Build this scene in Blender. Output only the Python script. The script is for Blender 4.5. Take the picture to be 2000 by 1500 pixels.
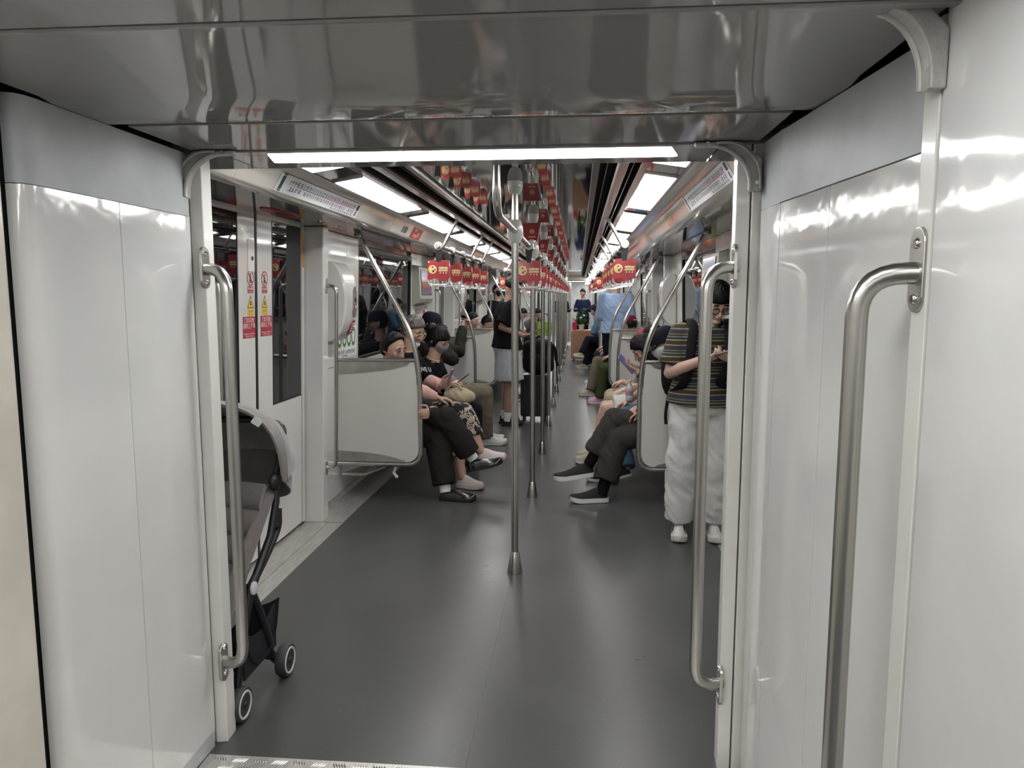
import bpy, bmesh, math, random
from mathutils import Vector, Matrix, noise
random.seed(7)
for _o in list(bpy.data.objects): bpy.data.objects.remove(_o)
SC = bpy.context.scene
COL = SC.collection
# ------------------------------------------------------------------ camera, world, exposure
FPX = 1450.0
cam = bpy.data.cameras.new('camera'); cam.sensor_width = 36; cam.lens = FPX/2000*36
cam.clip_start = 0.02; cam.clip_end = 200
camo = bpy.data.objects.new('camera', cam); COL.objects.link(camo)
camo.location = (0.345, 0, 1.5)
camo.rotation_euler = (math.radians(90-6.76), 0, math.radians(5.087))
SC.camera = camo
W = bpy.data.worlds.new('world'); SC.world = W; W.use_nodes = True
W.node_tree.nodes['Background'].inputs[0].default_value = (0.01, 0.011, 0.013, 1)
W.node_tree.nodes['Background'].inputs[1].default_value = 1.0
vs = SC.view_settings
vs.view_transform = 'Standard'; vs.look = 'None'; vs.gamma = 1; vs.use_curve_mapping = False
vs.exposure = 0.0
LAMP = 19.5            # emission strength of the saloon light panels
# ------------------------------------------------------------------ helpers
def at(px, py, Y=None, X=None, Z=None):
    """a point of the 2000x1500 photograph at a known plane, as a place in the carriage"""
    m = camo.rotation_euler.to_matrix()
    d = m @ Vector(((px-1000)/FPX, -(py-750)/FPX, -1))
    c = Vector(camo.location)
    if Y is not None: t = (Y-c.y)/d.y
    elif X is not None: t = (X-c.x)/d.x
    else: t = (Z-c.z)/d.z
    return c + t*d
def tag(o, label=None, cat=None, group=None, kind=None):
    if label: o['label'] = label
    if cat: o['category'] = cat
    if group: o['group'] = group
    if kind: o['kind'] = kind
    return o
def empty(name, loc=(0,0,0), rz=0, parent=None):
    o = bpy.data.objects.new(name, None); COL.objects.link(o)
    o.location = loc; o.rotation_euler = (0,0,rz); o.empty_display_size = 0.1
    if parent: o.parent = parent
    return o
def thing(name, label, cat, loc=(0,0,0), rz=0, group=None):
    return tag(empty(name, loc, rz), label, cat, group)
def struct(name, parent=None):
    return tag(empty(name, parent=parent), kind=None if parent else 'structure')
class MB:
    def __init__(s): s.v=[]; s.f=[]
    def add(s, v, f):
        n=len(s.v); s.v += [tuple(p) for p in v]; s.f += [tuple(i+n for i in q) for q in f]; return s
    def box(s, x0,x1,y0,y1,z0,z1):
        v=[(x,y,z) for z in (z0,z1) for y in (y0,y1) for x in (x0,x1)]
        return s.add(v,[(0,2,3,1),(4,5,7,6),(0,1,5,4),(2,6,7,3),(0,4,6,2),(1,3,7,5)])
    def extrude(s, poly, ax, a, b):
        """poly of 2D points; ax = axis of extrusion"""
        def P(p,t): return {'x':(t,p[0],p[1]),'y':(p[0],t,p[1]),'z':(p[0],p[1],t)}[ax]
        n=len(poly)
        v=[P(p,a) for p in poly]+[P(p,b) for p in poly]
        f=[tuple(range(n-1,-1,-1)), tuple(range(n,2*n))]+[(i,(i+1)%n,(i+1)%n+n,i+n) for i in range(n)]
        return s.add(v,f)
    def rings(s, rings, cap=True, close=True):
        n=len(rings[0]); v=[p for r in rings for p in r]; f=[]
        for k in range(len(rings)-1):
            for i in range(n if close else n-1):
                j=(i+1)%n
                f.append((k*n+i,k*n+j,(k+1)*n+j,(k+1)*n+i))
        if cap:
            f.append(tuple(range(n-1,-1,-1))); f.append(tuple((len(rings)-1)*n+i for i in range(n)))
        return s.add(v,f)
    def tube(s, path, r, n=10, cap=True, flat=1.0, side=None):
        path=[Vector(p) for p in path]; rr = r if isinstance(r,(list,tuple)) else [r]*len(path)
        T=[]
        for i in range(len(path)):
            a=path[max(0,i-1)]; b=path[min(len(path)-1,i+1)]; T.append((b-a).normalized())
        u = Vector(side) if side else (Vector((0,0,1)) if abs(T[0].z)<.9 else Vector((1,0,0)))
        out=[]
        for i,p in enumerate(path):
            u=(u-T[i]*u.dot(T[i])).normalized(); w=T[i].cross(u)
            out.append([p+u*math.cos(2*math.pi*k/n)*rr[i]+w*math.sin(2*math.pi*k/n)*rr[i]*flat for k in range(n)])
        return s.rings(out,cap)
    def lathe(s, prof, c=(0,0,0), n=16, axis='z', cap=True):
        out=[]
        for r,h in prof:
            ring=[]
            for k in range(n):
                a=2*math.pi*k/n; x,y=r*math.cos(a),r*math.sin(a)
                q={'z':(x,y,h),'x':(h,x,y),'y':(y,h,x)}[axis]
                ring.append((c[0]+q[0],c[1]+q[1],c[2]+q[2]))
            out.append(ring)
        return s.rings(out,cap)
    def ell(s, c, r, M=None, nu=14, nv=10):
        c=Vector(c); out=[]
        for j in range(nv+1):
            th=math.pi*(0.02+0.96*j/nv)
            ring=[]
            for i in range(nu):
                ph=2*math.pi*i/nu
                p=Vector((r[0]*math.sin(th)*math.cos(ph), r[1]*math.sin(th)*math.sin(ph), -r[2]*math.cos(th)))
                if M: p=M@p
                ring.append(c+p)
            out.append(ring)
        return s.rings(out)
    def mesh(s, name):
        me=bpy.data.meshes.new(name); me.from_pydata(s.v,[],s.f); me.validate(); return me
    def build(s, name, mat, parent=None, smooth=False, bevel=0, ang=40):
        me=s.mesh(name)
        if bevel or True:
            bm=bmesh.new(); bm.from_mesh(me)
            bmesh.ops.recalc_face_normals(bm, faces=bm.faces)
            if bevel:
                es=[e for e in bm.edges if len(e.link_faces)==2 and e.calc_face_angle(0)>0.6]
                bmesh.ops.bevel(bm, geom=es, offset=bevel, segments=2, affect='EDGES', profile=.6)
            bm.to_mesh(me); bm.free()
        if smooth:
            me.polygons.foreach_set('use_smooth',[True]*len(me.polygons))
            me.set_sharp_from_angle(angle=math.radians(ang))
        if mat: me.materials.append(mat)
        o=bpy.data.objects.new(name, me); COL.objects.link(o)
        if parent: o.parent=parent
        return o
def arc(c, r, a0, a1, n=6):
    return [(c[0]+r*math.cos(math.radians(a0+(a1-a0)*i/n)), c[1]+r*math.sin(math.radians(a0+(a1-a0)*i/n))) for i in range(n+1)]
def rrect(x0,x1,z0,z1,r,n=4):
    return arc((x1-r,z1-r),r,0,90,n)+arc((x0+r,z1-r),r,90,180,n)+arc((x0+r,z0+r),r,180,270,n)+arc((x1-r,z0+r),r,270,360,n)
def smooth_path(P, k=6):
    P=[Vector(p) for p in P]; out=[]
    for i in range(len(P)-1):
        p0=P[max(0,i-1)];p1=P[i];p2=P[i+1];p3=P[min(len(P)-1,i+2)]
        for j in range(k):
            t=j/k
            out.append(.5*((2*p1)+(-p0+p2)*t+(2*p0-5*p1+4*p2-p3)*t*t+(-p0+3*p1-3*p2+p3)*t**3))
    return out+[P[-1]]
def round_path(P, r, k=5):
    """polyline with rounded corners"""
    P=[Vector(p) for p in P]; out=[P[0]]
    for i in range(1,len(P)-1):
        a=(P[i-1]-P[i]); b=(P[i+1]-P[i]); d=min(r,a.length*(.97 if i==1 else .49),b.length*(.97 if i==len(P)-2 else .49))
        s=P[i]+a.normalized()*d; e=P[i]+b.normalized()*d
        for j in range(k+1):
            t=j/k; out.append(s*(1-t)**2+P[i]*2*t*(1-t)+e*t*t)
    return out+[P[-1]]
def copy_tree(o, loc=None, parent=None, label=None):
    c=o.copy(); COL.objects.link(c); c.parent=parent
    if loc is not None: c.location=loc
    if label: c['label']=label
    for ch in o.children: copy_tree(ch, None, c)
    return c
ORD=['first','second','third','fourth','fifth','sixth','seventh','eighth','ninth','tenth','eleventh','twelfth','thirteenth','fourteenth','fifteenth','sixteenth','seventeenth','eighteenth','nineteenth','twentieth']
ORD += ['twenty-'+w for w in ORD[:9]]
# ------------------------------------------------------------------ materials
def mat(name, col, rough=.5, metal=0, ior=1.45, coat=0, var=0, vscale=8, bump=0, bscale=60, emit=None, estr=0, aniso=None, trans=0, alpha=1, sheen=0, rvar=0):
    m=bpy.data.materials.new(name); m.use_nodes=True; N=m.node_tree.nodes; L=m.node_tree.links
    b=N['Principled BSDF']
    c=tuple(col)+(1,) if len(col)==3 else col
    b.inputs['Base Color'].default_value=c; b.inputs['Roughness'].default_value=rough
    b.inputs['Metallic'].default_value=metal; b.inputs['IOR'].default_value=ior
    b.inputs['Coat Weight'].default_value=coat; b.inputs['Coat Roughness'].default_value=.06
    b.inputs['Transmission Weight'].default_value=trans; b.inputs['Alpha'].default_value=alpha
    if sheen: b.inputs['Sheen Weight'].default_value=sheen
    if emit: b.inputs['Emission Color'].default_value=tuple(emit)+(1,); b.inputs['Emission Strength'].default_value=estr
    if var or bump or rvar:
        tc=N.new('ShaderNodeTexCoord'); mp=N.new('ShaderNodeMapping'); L.new(tc.outputs['Object'],mp.inputs[0])
        if aniso: mp.inputs['Scale'].default_value=aniso
        nz=N.new('ShaderNodeTexNoise'); nz.inputs['Scale'].default_value=vscale; nz.inputs['Detail'].default_value=4
        L.new(mp.outputs[0],nz.inputs['Vector'])
        if var:
            r=N.new('ShaderNodeValToRGB'); r.color_ramp.elements[0].position=.3; r.color_ramp.elements[1].position=.7
            r.color_ramp.elements[0].color=tuple(max(0,x*(1-var)) for x in c[:3])+(1,)
            r.color_ramp.elements[1].color=tuple(min(1,x*(1+var)) for x in c[:3])+(1,)
            L.new(nz.outputs['Fac'],r.inputs[0]); L.new(r.outputs[0],b.inputs['Base Color'])
        if rvar:
            q=N.new('ShaderNodeMapRange'); q.inputs['To Min'].default_value=max(.01,rough-rvar); q.inputs['To Max'].default_value=rough+rvar
            L.new(nz.outputs['Fac'],q.inputs[0]); L.new(q.outputs[0],b.inputs['Roughness'])
        if bump:
            n2=N.new('ShaderNodeTexNoise'); n2.inputs['Scale'].default_value=bscale; n2.inputs['Detail'].default_value=3
            L.new(mp.outputs[0],n2.inputs['Vector'])
            bp=N.new('ShaderNodeBump'); bp.inputs['Strength'].default_value=bump; bp.inputs['Distance'].default_value=.02
            L.new(n2.outputs['Fac'],bp.inputs['Height']); L.new(bp.outputs[0],b.inputs['Normal'])
    return m
M={}
M['white']=mat('white_laminate',(.63,.625,.60),.16,coat=.5,var=.03,vscale=3,bump=.015,bscale=5)
M['white2']=mat('white_gangway_panel',(.70,.695,.67),.09,coat=1,var=.04,vscale=2,bump=.22,bscale=5)
M['beige']=mat('aged_beige_panel',(.68,.63,.545),.25,coat=.3,var=.16,vscale=3)
M['frame']=mat('white_painted_frame',(.68,.67,.63),.28,coat=.2,var=.04,vscale=6)
M['rubber_grey']=mat('grey_gangway_skirt',(.48,.49,.50),.42,var=.16,vscale=4,bump=.05,bscale=18)
M['dark_gap']=mat('black_rubber_gap',(.012,.012,.014),.6)
M['gasket']=mat('black_rubber_gasket',(.010,.010,.011),.45)
M['gang_ceil']=mat('grey_gloss_gangway_ceiling',(.25,.245,.232),.05,ior=1.5,var=.04,vscale=2)
M['lintel']=mat('grey_gloss_lintel',(.24,.235,.222),.06,coat=.0,ior=1.6,var=.03)
M['car_ceil']=mat('dark_gloss_car_ceiling',(.06,.06,.058),.04,ior=1.6,var=.06,vscale=1.5)
M['soffit']=mat('grey_gloss_soffit',(.13,.128,.118),.05,coat=.5,ior=1.7,var=.04)
M['cornice']=mat('cream_cornice_panel',(.80,.775,.70),.16,coat=.5,var=.03,vscale=2)
M['cast']=mat('cast_grey_bracket',(.46,.455,.43),.42,metal=.3,var=.12,vscale=20,bump=.1,bscale=90)
M['steel']=mat('brushed_steel',(.46,.445,.42),.27,metal=1)
M['steel_dk']=mat('dull_steel_trim',(.46,.45,.42),.30,metal=.9,var=.12,vscale=14,rvar=.08)
M['alu']=mat('scuffed_aluminium_sill',(.56,.55,.52),.38,metal=.7,var=.18,vscale=16,rvar=.12,aniso=(6,.6,1))
M['vent_dark']=mat('black_vent_recess',(.012,.012,.012),.7)
M['vent_metal']=mat('vent_strip_metal',(.21,.20,.195),.24,metal=.8,var=.08)
M['knob']=mat('grey_plastic_joint',(.44,.44,.41),.3,coat=.3)
M['glass_dark']=mat('dark_tunnel_glass',(.003,.004,.006),.02,ior=1.52)
M['lamp']=mat('light_diffuser',(.9,.9,.9),.4,emit=(1,.985,.965),estr=LAMP)
M['lamp_gang']=mat('gangway_light_diffuser',(.9,.9,.9),.4,emit=(.97,.99,1),estr=LAMP*.8)
M['black']=mat('black_plastic',(.012,.012,.013),.38)
M['paper']=mat('printed_white_sheet',(.70,.71,.74),.35)
M['ink']=mat('dark_ink',(.035,.04,.06),.5)
M['ink_red']=mat('pink_red_line',(.70,.12,.30),.5)
M['ink_green']=mat('dark_green_ink',(.02,.07,.05),.5)
M['red_sticker']=mat('red_sticker',(.36,.03,.05),.35)
M['yellow_sticker']=mat('yellow_sticker',(.80,.50,.03),.4)
M['orange_sticker']=mat('orange_sticker',(.70,.30,.02),.4)
M['green_sticker']=mat('green_loop_print',(.10,.22,.04),.4)
M['white_ink']=mat('white_ink',(.8,.8,.78),.5)
M['lavender']=mat('lavender_seat_plastic',(.36,.31,.47),.3,coat=.3)
M['screw']=mat('polished_screw',(.65,.63,.6),.15,metal=1)
# floor: grey vinyl with pale flecks
def floor_mat():
    m=mat('grey_vinyl_floor',(.064,.065,.063),.30,var=.10,vscale=2.2,rvar=.06)
    N=m.node_tree.nodes; L=m.node_tree.links; b=N['Principled BSDF']
    src=b.inputs['Base Color'].links[0].from_socket
    tc=N.new('ShaderNodeTexCoord'); vo=N.new('ShaderNodeTexVoronoi'); vo.inputs['Scale'].default_value=26
    L.new(tc.outputs['Object'],vo.inputs['Vector'])
    r=N.new('ShaderNodeValToRGB'); r.color_ramp.elements[0].position=.035; r.color_ramp.elements[0].color=(1,1,1,1)
    r.color_ramp.elements[1].position=.07; r.color_ramp.elements[1].color=(0,0,0,1)
    L.new(vo.outputs['Distance'],r.inputs[0])
    wn=N.new('ShaderNodeTexNoise'); wn.inputs['Scale'].default_value=9; L.new(tc.outputs['Object'],wn.inputs['Vector'])
    mu=N.new('ShaderNodeMath'); mu.operation='MULTIPLY'; L.new(r.outputs[0],mu.inputs[0]); L.new(wn.outputs['Fac'],mu.inputs[1])
    mx=N.new('ShaderNodeMix'); mx.data_type='RGBA'; L.new(mu.outputs[0],mx.inputs[0]); L.new(src,mx.inputs[6]); mx.inputs[7].default_value=(.26,.26,.25,1)
    L.new(mx.outputs[2],b.inputs['Base Color'])
    return m
M['floor']=floor_mat()
# ------------------------------------------------------------------ text as flat mesh
def text(body, size, origin, right, up, m, name, parent=None, align='CENTER', sx=1.0, lift=.0008):
    cu=bpy.data.curves.new('t','FONT'); cu.body=body; cu.size=size; cu.align_x=align; cu.align_y='CENTER'; cu.resolution_u=2
    to=bpy.data.objects.new('t',cu); COL.objects.link(to)
    dg=bpy.context.evaluated_depsgraph_get(); me=bpy.data.meshes.new_from_object(to.evaluated_get(dg))
    bpy.data.objects.remove(to); bpy.data.curves.remove(cu)
    r=Vector(right).normalized(); u=Vector(up).normalized(); n=r.cross(u); o=Vector(origin)
    for v in me.vertices: v.co = o + r*v.co.x*sx + u*v.co.y + n*lift
    me.name=name; me.materials.clear(); me.materials.append(m)
    ob=bpy.data.objects.new(name,me); COL.objects.link(ob)
    if parent: ob.parent=parent
    return ob
def plate(poly, o, right, up, t, m, name, parent=None, smooth=False):
    """flat plate: 2D outline in a plane, thickness t along the normal"""
    r=Vector(right).normalized(); u=Vector(up).normalized(); n=r.cross(u); o=Vector(o)
    b=MB(); k=len(poly)
    v=[o+r*p[0]+u*p[1] for p in poly]+[o+r*p[0]+u*p[1]+n*t for p in poly]
    b.add(v,[tuple(range(k-1,-1,-1)),tuple(range(k,2*k))]+[(i,(i+1)%k,(i+1)%k+k,i+k) for i in range(k)])
    return b.build(name,m,parent,smooth)
def circle(r, n=20, cx=0, cy=0): return [(cx+r*math.cos(2*math.pi*i/n), cy+r*math.sin(2*math.pi*i/n)) for i in range(n)]
# ================================================================== STRUCTURE OF THE CAR AHEAD
Y0, Y1 = 2.33, 22.6
DOORS=[3.945, 9.1, 14.06, 19.0]; DHS={3.945:.775}; DH=.69
def dh(c): return DHS.get(c,.69)
BENCH=[(5.19,8.05),(10.15,13.0),(15.1,17.96)]
POLES=[3.894+1.545*k for k in range(12)]
# ---- floor
fl=struct('floor')
MB().box(-1.2,-.0003,2.19,Y1,-.03,0).build('floor_sheet',M['floor'],fl)
MB().box(.0003,1.2,2.19,Y1,-.03,0).build('floor_sheet',M['floor'],fl)
MB().box(-1.5,1.5,2.2,Y1,-.06,-.031).build('underfloor',M['dark_gap'],fl)
# ---- sill plates and floor edge strips
segs=[]; last=Y0
for d in DOORS: segs.append((last,d-dh(d))); last=d+dh(d)
segs.append((last,Y1))
for n,s in ((1,-1),(2,1)):
    t=struct('trim_%d'%n)
    for d in DOORS:
        a,b=sorted((s*1.2,s*1.298)); MB().box(a,b,d-dh(d)+.001,d+dh(d)-.045,-.03,.003).build('sill_plate',M['alu'],t,bevel=.0015)
        a,b=sorted((s*1.301,s*1.47)); MB().box(a,b,d-dh(d)+.001,d+dh(d)-.045,-.03,.003).build('sill_plate',M['alu'],t,bevel=.0015)
    for a,b in segs:
        poly=[(s*1.2,-.03),(s*1.2,.004),(s*1.30,.006),(s*1.385,.02),(s*1.40,.05),(s*1.42,.05),(s*1.42,-.03)]
        MB().extrude(poly,'y',a-.04,b).build('floor_edge_strip',M['alu'],t,smooth=True)
# ---- side walls, windows, doors
wn=0
for side,s in (('left',-1),('right',1)):
    w=struct('wall_'+side)
    def bx(x0,x1,*r):
        a,b=sorted((s*x0,s*x1)); return MB().box(a,b,*r)
    for i,(a,b) in enumerate(segs):
        if i in (0,): win=None
        elif i==len(segs)-1: win=(a+1.0,b-.4)
        else: win=(a+(.98 if i==1 else 1.08),b-.86)
        bx(1.41,1.5,a,b,.03,.997).build('wall_panel',M['white'],w,bevel=.002)
        if win is None:
            bx(1.41,1.5,a,b,1.0,1.94).build('wall_panel',M['white'],w,bevel=.002)
        else:
            bx(1.41,1.5,a,win[0]-.30,1.0,1.94).build('wall_panel',M['white'],w,bevel=.002)
            bx(1.41,1.5,win[0]-.297,win[0],1.0,1.94).build('wall_panel',M['white'],w,bevel=.004)
            bx(1.41,1.5,win[1],win[1]+.25,1.0,1.94).build('wall_panel',M['white'],w,bevel=.004)
            bx(1.41,1.5,win[1]+.253,b,1.0,1.94).build('wall_panel',M['white'],w,bevel=.002)
            bx(1.41,1.5,win[0],win[1],1.872,1.94).build('window_header',M['soffit'],w)
            wn+=1; q=struct('window_%d'%wn)
            bx(1.428,1.434,win[0]+.001,win[1]-.001,1.0,1.872).build('pane',M['glass_dark'],q)
            for r in ((win[0]+.001,win[0]+.035,1.0,1.872),(win[1]-.035,win[1]-.001,1.0,1.872),(win[0]+.035,win[1]-.035,1.0,1.02),(win[0]+.035,win[1]-.035,1.85,1.872)):
                x=sorted((s*1.415,s*1.43)); MB().box(x[0],x[1],*r).build('frame_bar',M['gasket'],q)
        # door pillars
        if i>0: bx(1.334,1.5,a-.045,a+.06,0,1.94).build('door_pillar',M['white'],w,bevel=.008)
        if i<len(segs)-1: bx(1.334,1.5,b-.06,b+.045,0,1.94).build('door_pillar',M['white'],w,bevel=.008)
dn=0
def door(c,s):
    global dn
    dn+=1; D=struct('door_%d'%dn); q=dh(c)-.69; E_=.575+q
    for e in (-1,1):
        def bx(m,x0,x1,y0,y1,z0,z1):
            a,b=sorted((s*x0,s*x1)); p,q=sorted((c+e*y0,c+e*y1)); m.box(a,b,p,q,z0,z1); return m
        cs=[(.014,.02),(E_,.02),(E_,.865),(.214,.865),(.214,1.925),(E_,1.925),(E_,1.955),(.014,1.955)]; m=MB(); m.extrude([(c+e*y,z) for y,z in cs],'x',*sorted((s*1.455,s*1.49)))
        lf=m.build('door_leaf',M['white'],D,bevel=.002)
        bx(MB(),1.4565,1.464,.216,E_,.867,1.923).build('glass_pane',M['glass_dark'],lf)
        for r in ((.214,.226,.865,1.925),(.226,E_,.865,.877)): bx(MB(),1.4545,1.458,*r).build('pane_gasket',M['gasket'],lf)
        bx(MB(),1.452,1.49,.592+q,.625+q,.02,1.94).build('guide_strip',M['frame'],D)
        bx(MB(),1.462,1.50,.56+q,.82+q,.0,1.955).build('jamb_gap',M['gasket'],D)
    a,b=sorted((s*1.452,s*1.488)); MB().box(a,b,c-.0135,c+.0135,.02,1.95).build('centre_gasket',M['gasket'],D,bevel=.003)
    return D
DO={}
for s in (-1,1):
    for i,c in enumerate(DOORS): DO[(s,i)]=door(c,s)
# ---- ceiling
ce=struct('ceiling')
MB().box(-1.55,1.55,Y0,Y1,2.14,2.2).build('roof_backing',M['vent_dark'],ce)
yb=[2.5]+POLES+[Y1]
for a,b in zip(yb[:-1],yb[1:]):
    if b-a>.1: MB().box(-.40,.40,a+.0015,b-.0015,2.085,2.11).build('centre_panel',M['car_ceil'],ce)
for s in (-1,1):
    def ex(poly,y0,y1,name,m,sm=False): return MB().extrude([(s*x,z) for x,z in poly],'y',y0,y1).build(name,m,ce,sm)
    Ya,Yb=2.5,Y1
    ex([(.40,2.14),(.40,2.078),(.403,2.068),(.432,2.068),(.435,2.075),(.435,2.14)],Ya,Yb,'vent_strip',M['vent_metal'])
    ex([(.466,2.135),(.466,2.085),(.470,2.085),(.470,2.135)],Ya,Yb,'vent_fin',M['vent_metal'])
    ex([(.508,2.14),(.505,2.062),(.512,2.052),(.550,2.052),(.556,2.062),(.553,2.14)],Ya,Yb,'vent_strip',M['vent_metal'])
    ex([(.578,2.135),(.578,2.072),(.582,2.072),(.582,2.135)],Ya,Yb,'vent_fin',M['vent_metal'])
    ex([(.602,2.14),(.602,2.05),(.606,2.044),(.632,2.038),(.640,2.05),(.640,2.14)],Ya,Yb,'vent_strip',M['vent_metal'])
    ex([(.628,2.06),(.628,2.037),(.768,2.0165),(.790,2.016),(.790,2.06)],Ya,Yb,'light_tray',M['soffit'])
    ex([(.772,2.05),(.771,2.0155),(.776,2.0125),(.788,2.0135),(.792,2.05)],Ya,Yb,'cornice_lip',M['vent_metal'])
    cj=[2.52,2.72]+[5.0+2.28*k for k in range(8)]
    cj=[y for y in cj if y<Y1]+[Y1]
    prof=[(.792,2.06),(.792,2.046),(.83,2.045),(.862,2.036),(.886,2.016),(.931,1.941),(.945,1.934),(.965,1.931),(1.022,1.933),(1.035,1.940),(1.036,1.955),(.95,1.96),(.89,2.06)]
    for a,b in zip(cj[:-1],cj[1:]): ex(prof,a+.0015,b-.0015,'cornice_panel',M['cornice'],True)
    sj=[2.5,3.0,4.95]+[4.95+2.48*k for k in range(1,7)]+[Y1]
    for a,b in zip(sj[:-1],sj[1:]): ex([(1.02,1.952),(1.02,1.945),(1.50,1.940),(1.50,1.952)],a+.001,b-.001,'soffit_panel',M['soffit'])
# ---- light panels along both sides
def lamp_mesh(s):
    L=1.235; m=MB(); r=.035
    pts=rrect(0,.132,0,L,r,4)
    x0=.634
    def z(x): return 2.035-(x)*.155
    v=[(s*(x0+p[0]),p[1],z(p[0])-.004) for p in pts]+[(s*(x0+p[0]),p[1],z(p[0])+.006) for p in pts]
    k=len(pts); m.add(v,[tuple(range(k-1,-1,-1)),tuple(range(k,2*k))]+[(i,(i+1)%k,(i+1)%k+k,i+k) for i in range(k)])
    return m
def lamp_bezel(s,par):
    L=1.235; x0=.634
    def z(x): return 2.035-(x)*.155
    for (a,b,y0,y1) in ((-.006,.138,-.007,-.001),(-.006,.138,L+.001,L+.007)):
        v=[(s*(x0+x),y,z(x)+dz) for dz in (-.007,.006) for y in (y0,y1) for x in (a,b)]
        MB().add(v,[(0,2,3,1),(4,5,7,6),(0,1,5,4),(2,6,7,3),(0,4,6,2),(1,3,7,5)]).build('end_bezel',M['vent_metal'],par)
for s,sd in ((-1,'left'),(1,'right')):
    proto=None
    ys=[1.862+1.5*k for k in range(14)]
    k=0
    for y in ys:
        if y+1.235>Y1: break
        if y<2.4:
            continue
        lab='long white ceiling light panel on the %s side, %s from the near portal'%(sd,ORD[k]); k+=1
        if proto is None:
            proto=thing('ceiling_light',lab,'light',(0,y,0),group='ceiling lights on the %s side'%sd)
            lamp_mesh(s).build('diffuser',M['lamp'],proto); lamp_bezel(s,proto)
        else: copy_tree(proto,(0,y,0),label=lab)
    t=thing('ceiling_light','cut-off ceiling light panel showing just behind the lit lintel on the %s side'%sd,'light',(0,0,0),group='ceiling lights on the %s side'%sd)
    x0=.634
    z=lambda x: 2.035-x*.155
    m=MB(); v=[(s*(x0+x),y,z(x)+dz) for dz in (-.004,.006) for y in (2.56,3.095) for x in (0,.132)]
    m.add(v,[(0,2,3,1),(4,5,7,6),(0,1,5,4),(2,6,7,3),(0,4,6,2),(1,3,7,5)]); m.build('diffuser',M['lamp'],t)
# ================================================================== PORTAL OF THE CAR AHEAD
def portal(prefix, yf, depth, dirn, xo=0.0, half=.80, halfl=None, back=None, top=1.935, light=True, wallz=2.3):
    """front face at yf; the car lies in direction dirn"""
    w=struct(prefix)
    H0=half
    for s in (-1,1):
        half=halfl if (s<0 and halfl) else H0
        X=lambda x: xo+s*x
        def pz(poly,z0,z1,name,m,bev=0):
            return MB().extrude([(X(x),yf+dirn*y) for x,y in poly],'z',z0,z1).build(name,m,w,bevel=bev)
        pz([(half+.042,-.004),(half+.10,-.004),(half+.105,.02),(half+.105,.075),(half+.042,.075)],0,top,'portal_post',M['frame'],.004)
        pz([(half,.012),(half+.038,.004),(half+.038,.075),(half+.004,.08)],0,top,'portal_post_strip',M['frame'],.003)
        pz([(half+.02,.03),(half+.09,.03),(half+.09,.085),(half+.02,.085)],0,top,'post_core',M['gasket'])
        pz([(half+.10,.03),(1.55-s*xo,.03),(1.55-s*xo,.09),(half+.10,.09)],0,wallz,'end_wall_panel',M['white'])
    # lintel with soffit
    def bb(x0,x1,y0,y1,z0,z1,name,m,bev=0):
        a,b=sorted((yf+dirn*y0,yf+dirn*y1)); return MB().box(xo+x0,xo+x1,a,b,z0,z1).build(name,m,w,bevel=bev)
    bb(-1.55,1.55,.0,.09,top+.012,wallz,'lintel_front',M['lintel'])
    bb(-half-.1,half+.1,-.008,.03,top-.002,top+.03,'lintel_edge',M['lintel'],.003)
    bb(-.752,.752,.033,depth-.03,top,top+.03,'soffit_panel',M['lintel'])
    bb(-1.12,-.757,.033,depth,top,top+.03,'soffit_panel',M['lintel'])
    bb(.757,1.12,.033,depth,top,top+.03,'soffit_panel',M['lintel'])
    bb(-.752,.752,depth-.027,depth,top,top+.03,'soffit_edge',M['lintel'])
    bb(-1.5,1.5,depth-.02,depth-.005,top+.02,wallz,'lintel_back',back or M['lintel'])
    return w
portal('wall_end',2.25,.285,1,halfl=.822)
def lintel_light(name,label,yc,xo=0,dirn=1):
    t=thing(name,label,'light',(xo,yc,1.935))
    h=.07
    prof=lambda k:[(-.612-k*.3,-h-k),(.612+k*.3,-h-k),(.645+k,h-.01),(.635+k,h+k),(-.635-k,h+k),(-.645-k,h-.01)]
    MB().extrude([(x,dirn*y) for x,y in prof(0)],'z',-.004,.004).build('diffuser',M['lamp_gang'],t)
    MB().extrude([(x,dirn*y) for x,y in prof(.006)],'z',-.002,.004).build('bezel',M['lintel'],t)
    return t
lintel_light('lintel_light','wide white light strip set in the lintel soffit overhead',2.345)
def bracket(name,label,xo,s,yf,dirn,half,top=1.935,sx=1.0):
    t=thing(name,label,'bracket',(xo+s*half,yf,top))
    def P(poly): return [(s*x*sx,z) for x,z in poly]
    r=.112
    a=[(-.085+.0,-.012)]+[(-.085+r*math.sin(math.radians(k)), -.012-r+r*math.cos(math.radians(k))) for k in (10,20,30,40,50,60,70,80,90)]
    body=[(-.13,0),(-.125,-.012)]+a+[(.027,-.138),(.06,-.138),(.06,-.05),(.0,.0)]
    y0,y1=sorted((0,-dirn*.03)); MB().extrude(P(body),'y',y0,y1).build('bracket_plate',M['cast'],t,bevel=.004)
    # raised ribs along the inner and outer curve
    yy=-dirn*.034
    inner=[Vector((s*x*sx,yy,z)) for x,z in a[1:]+[(.027,-.135)]]
    MB().tube(inner,.006,8).build('rib',M['cast'],t,True)
    outer=[Vector((s*x*sx,yy,z)) for x,z in ((-.07,-.004),(-.02,-.006),(.02,-.03),(.048,-.07),(.055,-.133))]
    MB().tube(smooth_path(outer,4),.005,8).build('rib',M['cast'],t,True)
    for x,z in ((-.095,-.006),(.045,-.115)): MB().lathe([(.0005,-.002),(.006,-.002),(.006,.003),(.0005,.003)],(s*x*sx,yy,z),10,'y').build('bolt',M['screw'],t)
    return t
bracket('corner_bracket','cast grey corner bracket at the left top of the far portal',0,-1,2.246,1,.822)
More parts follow.
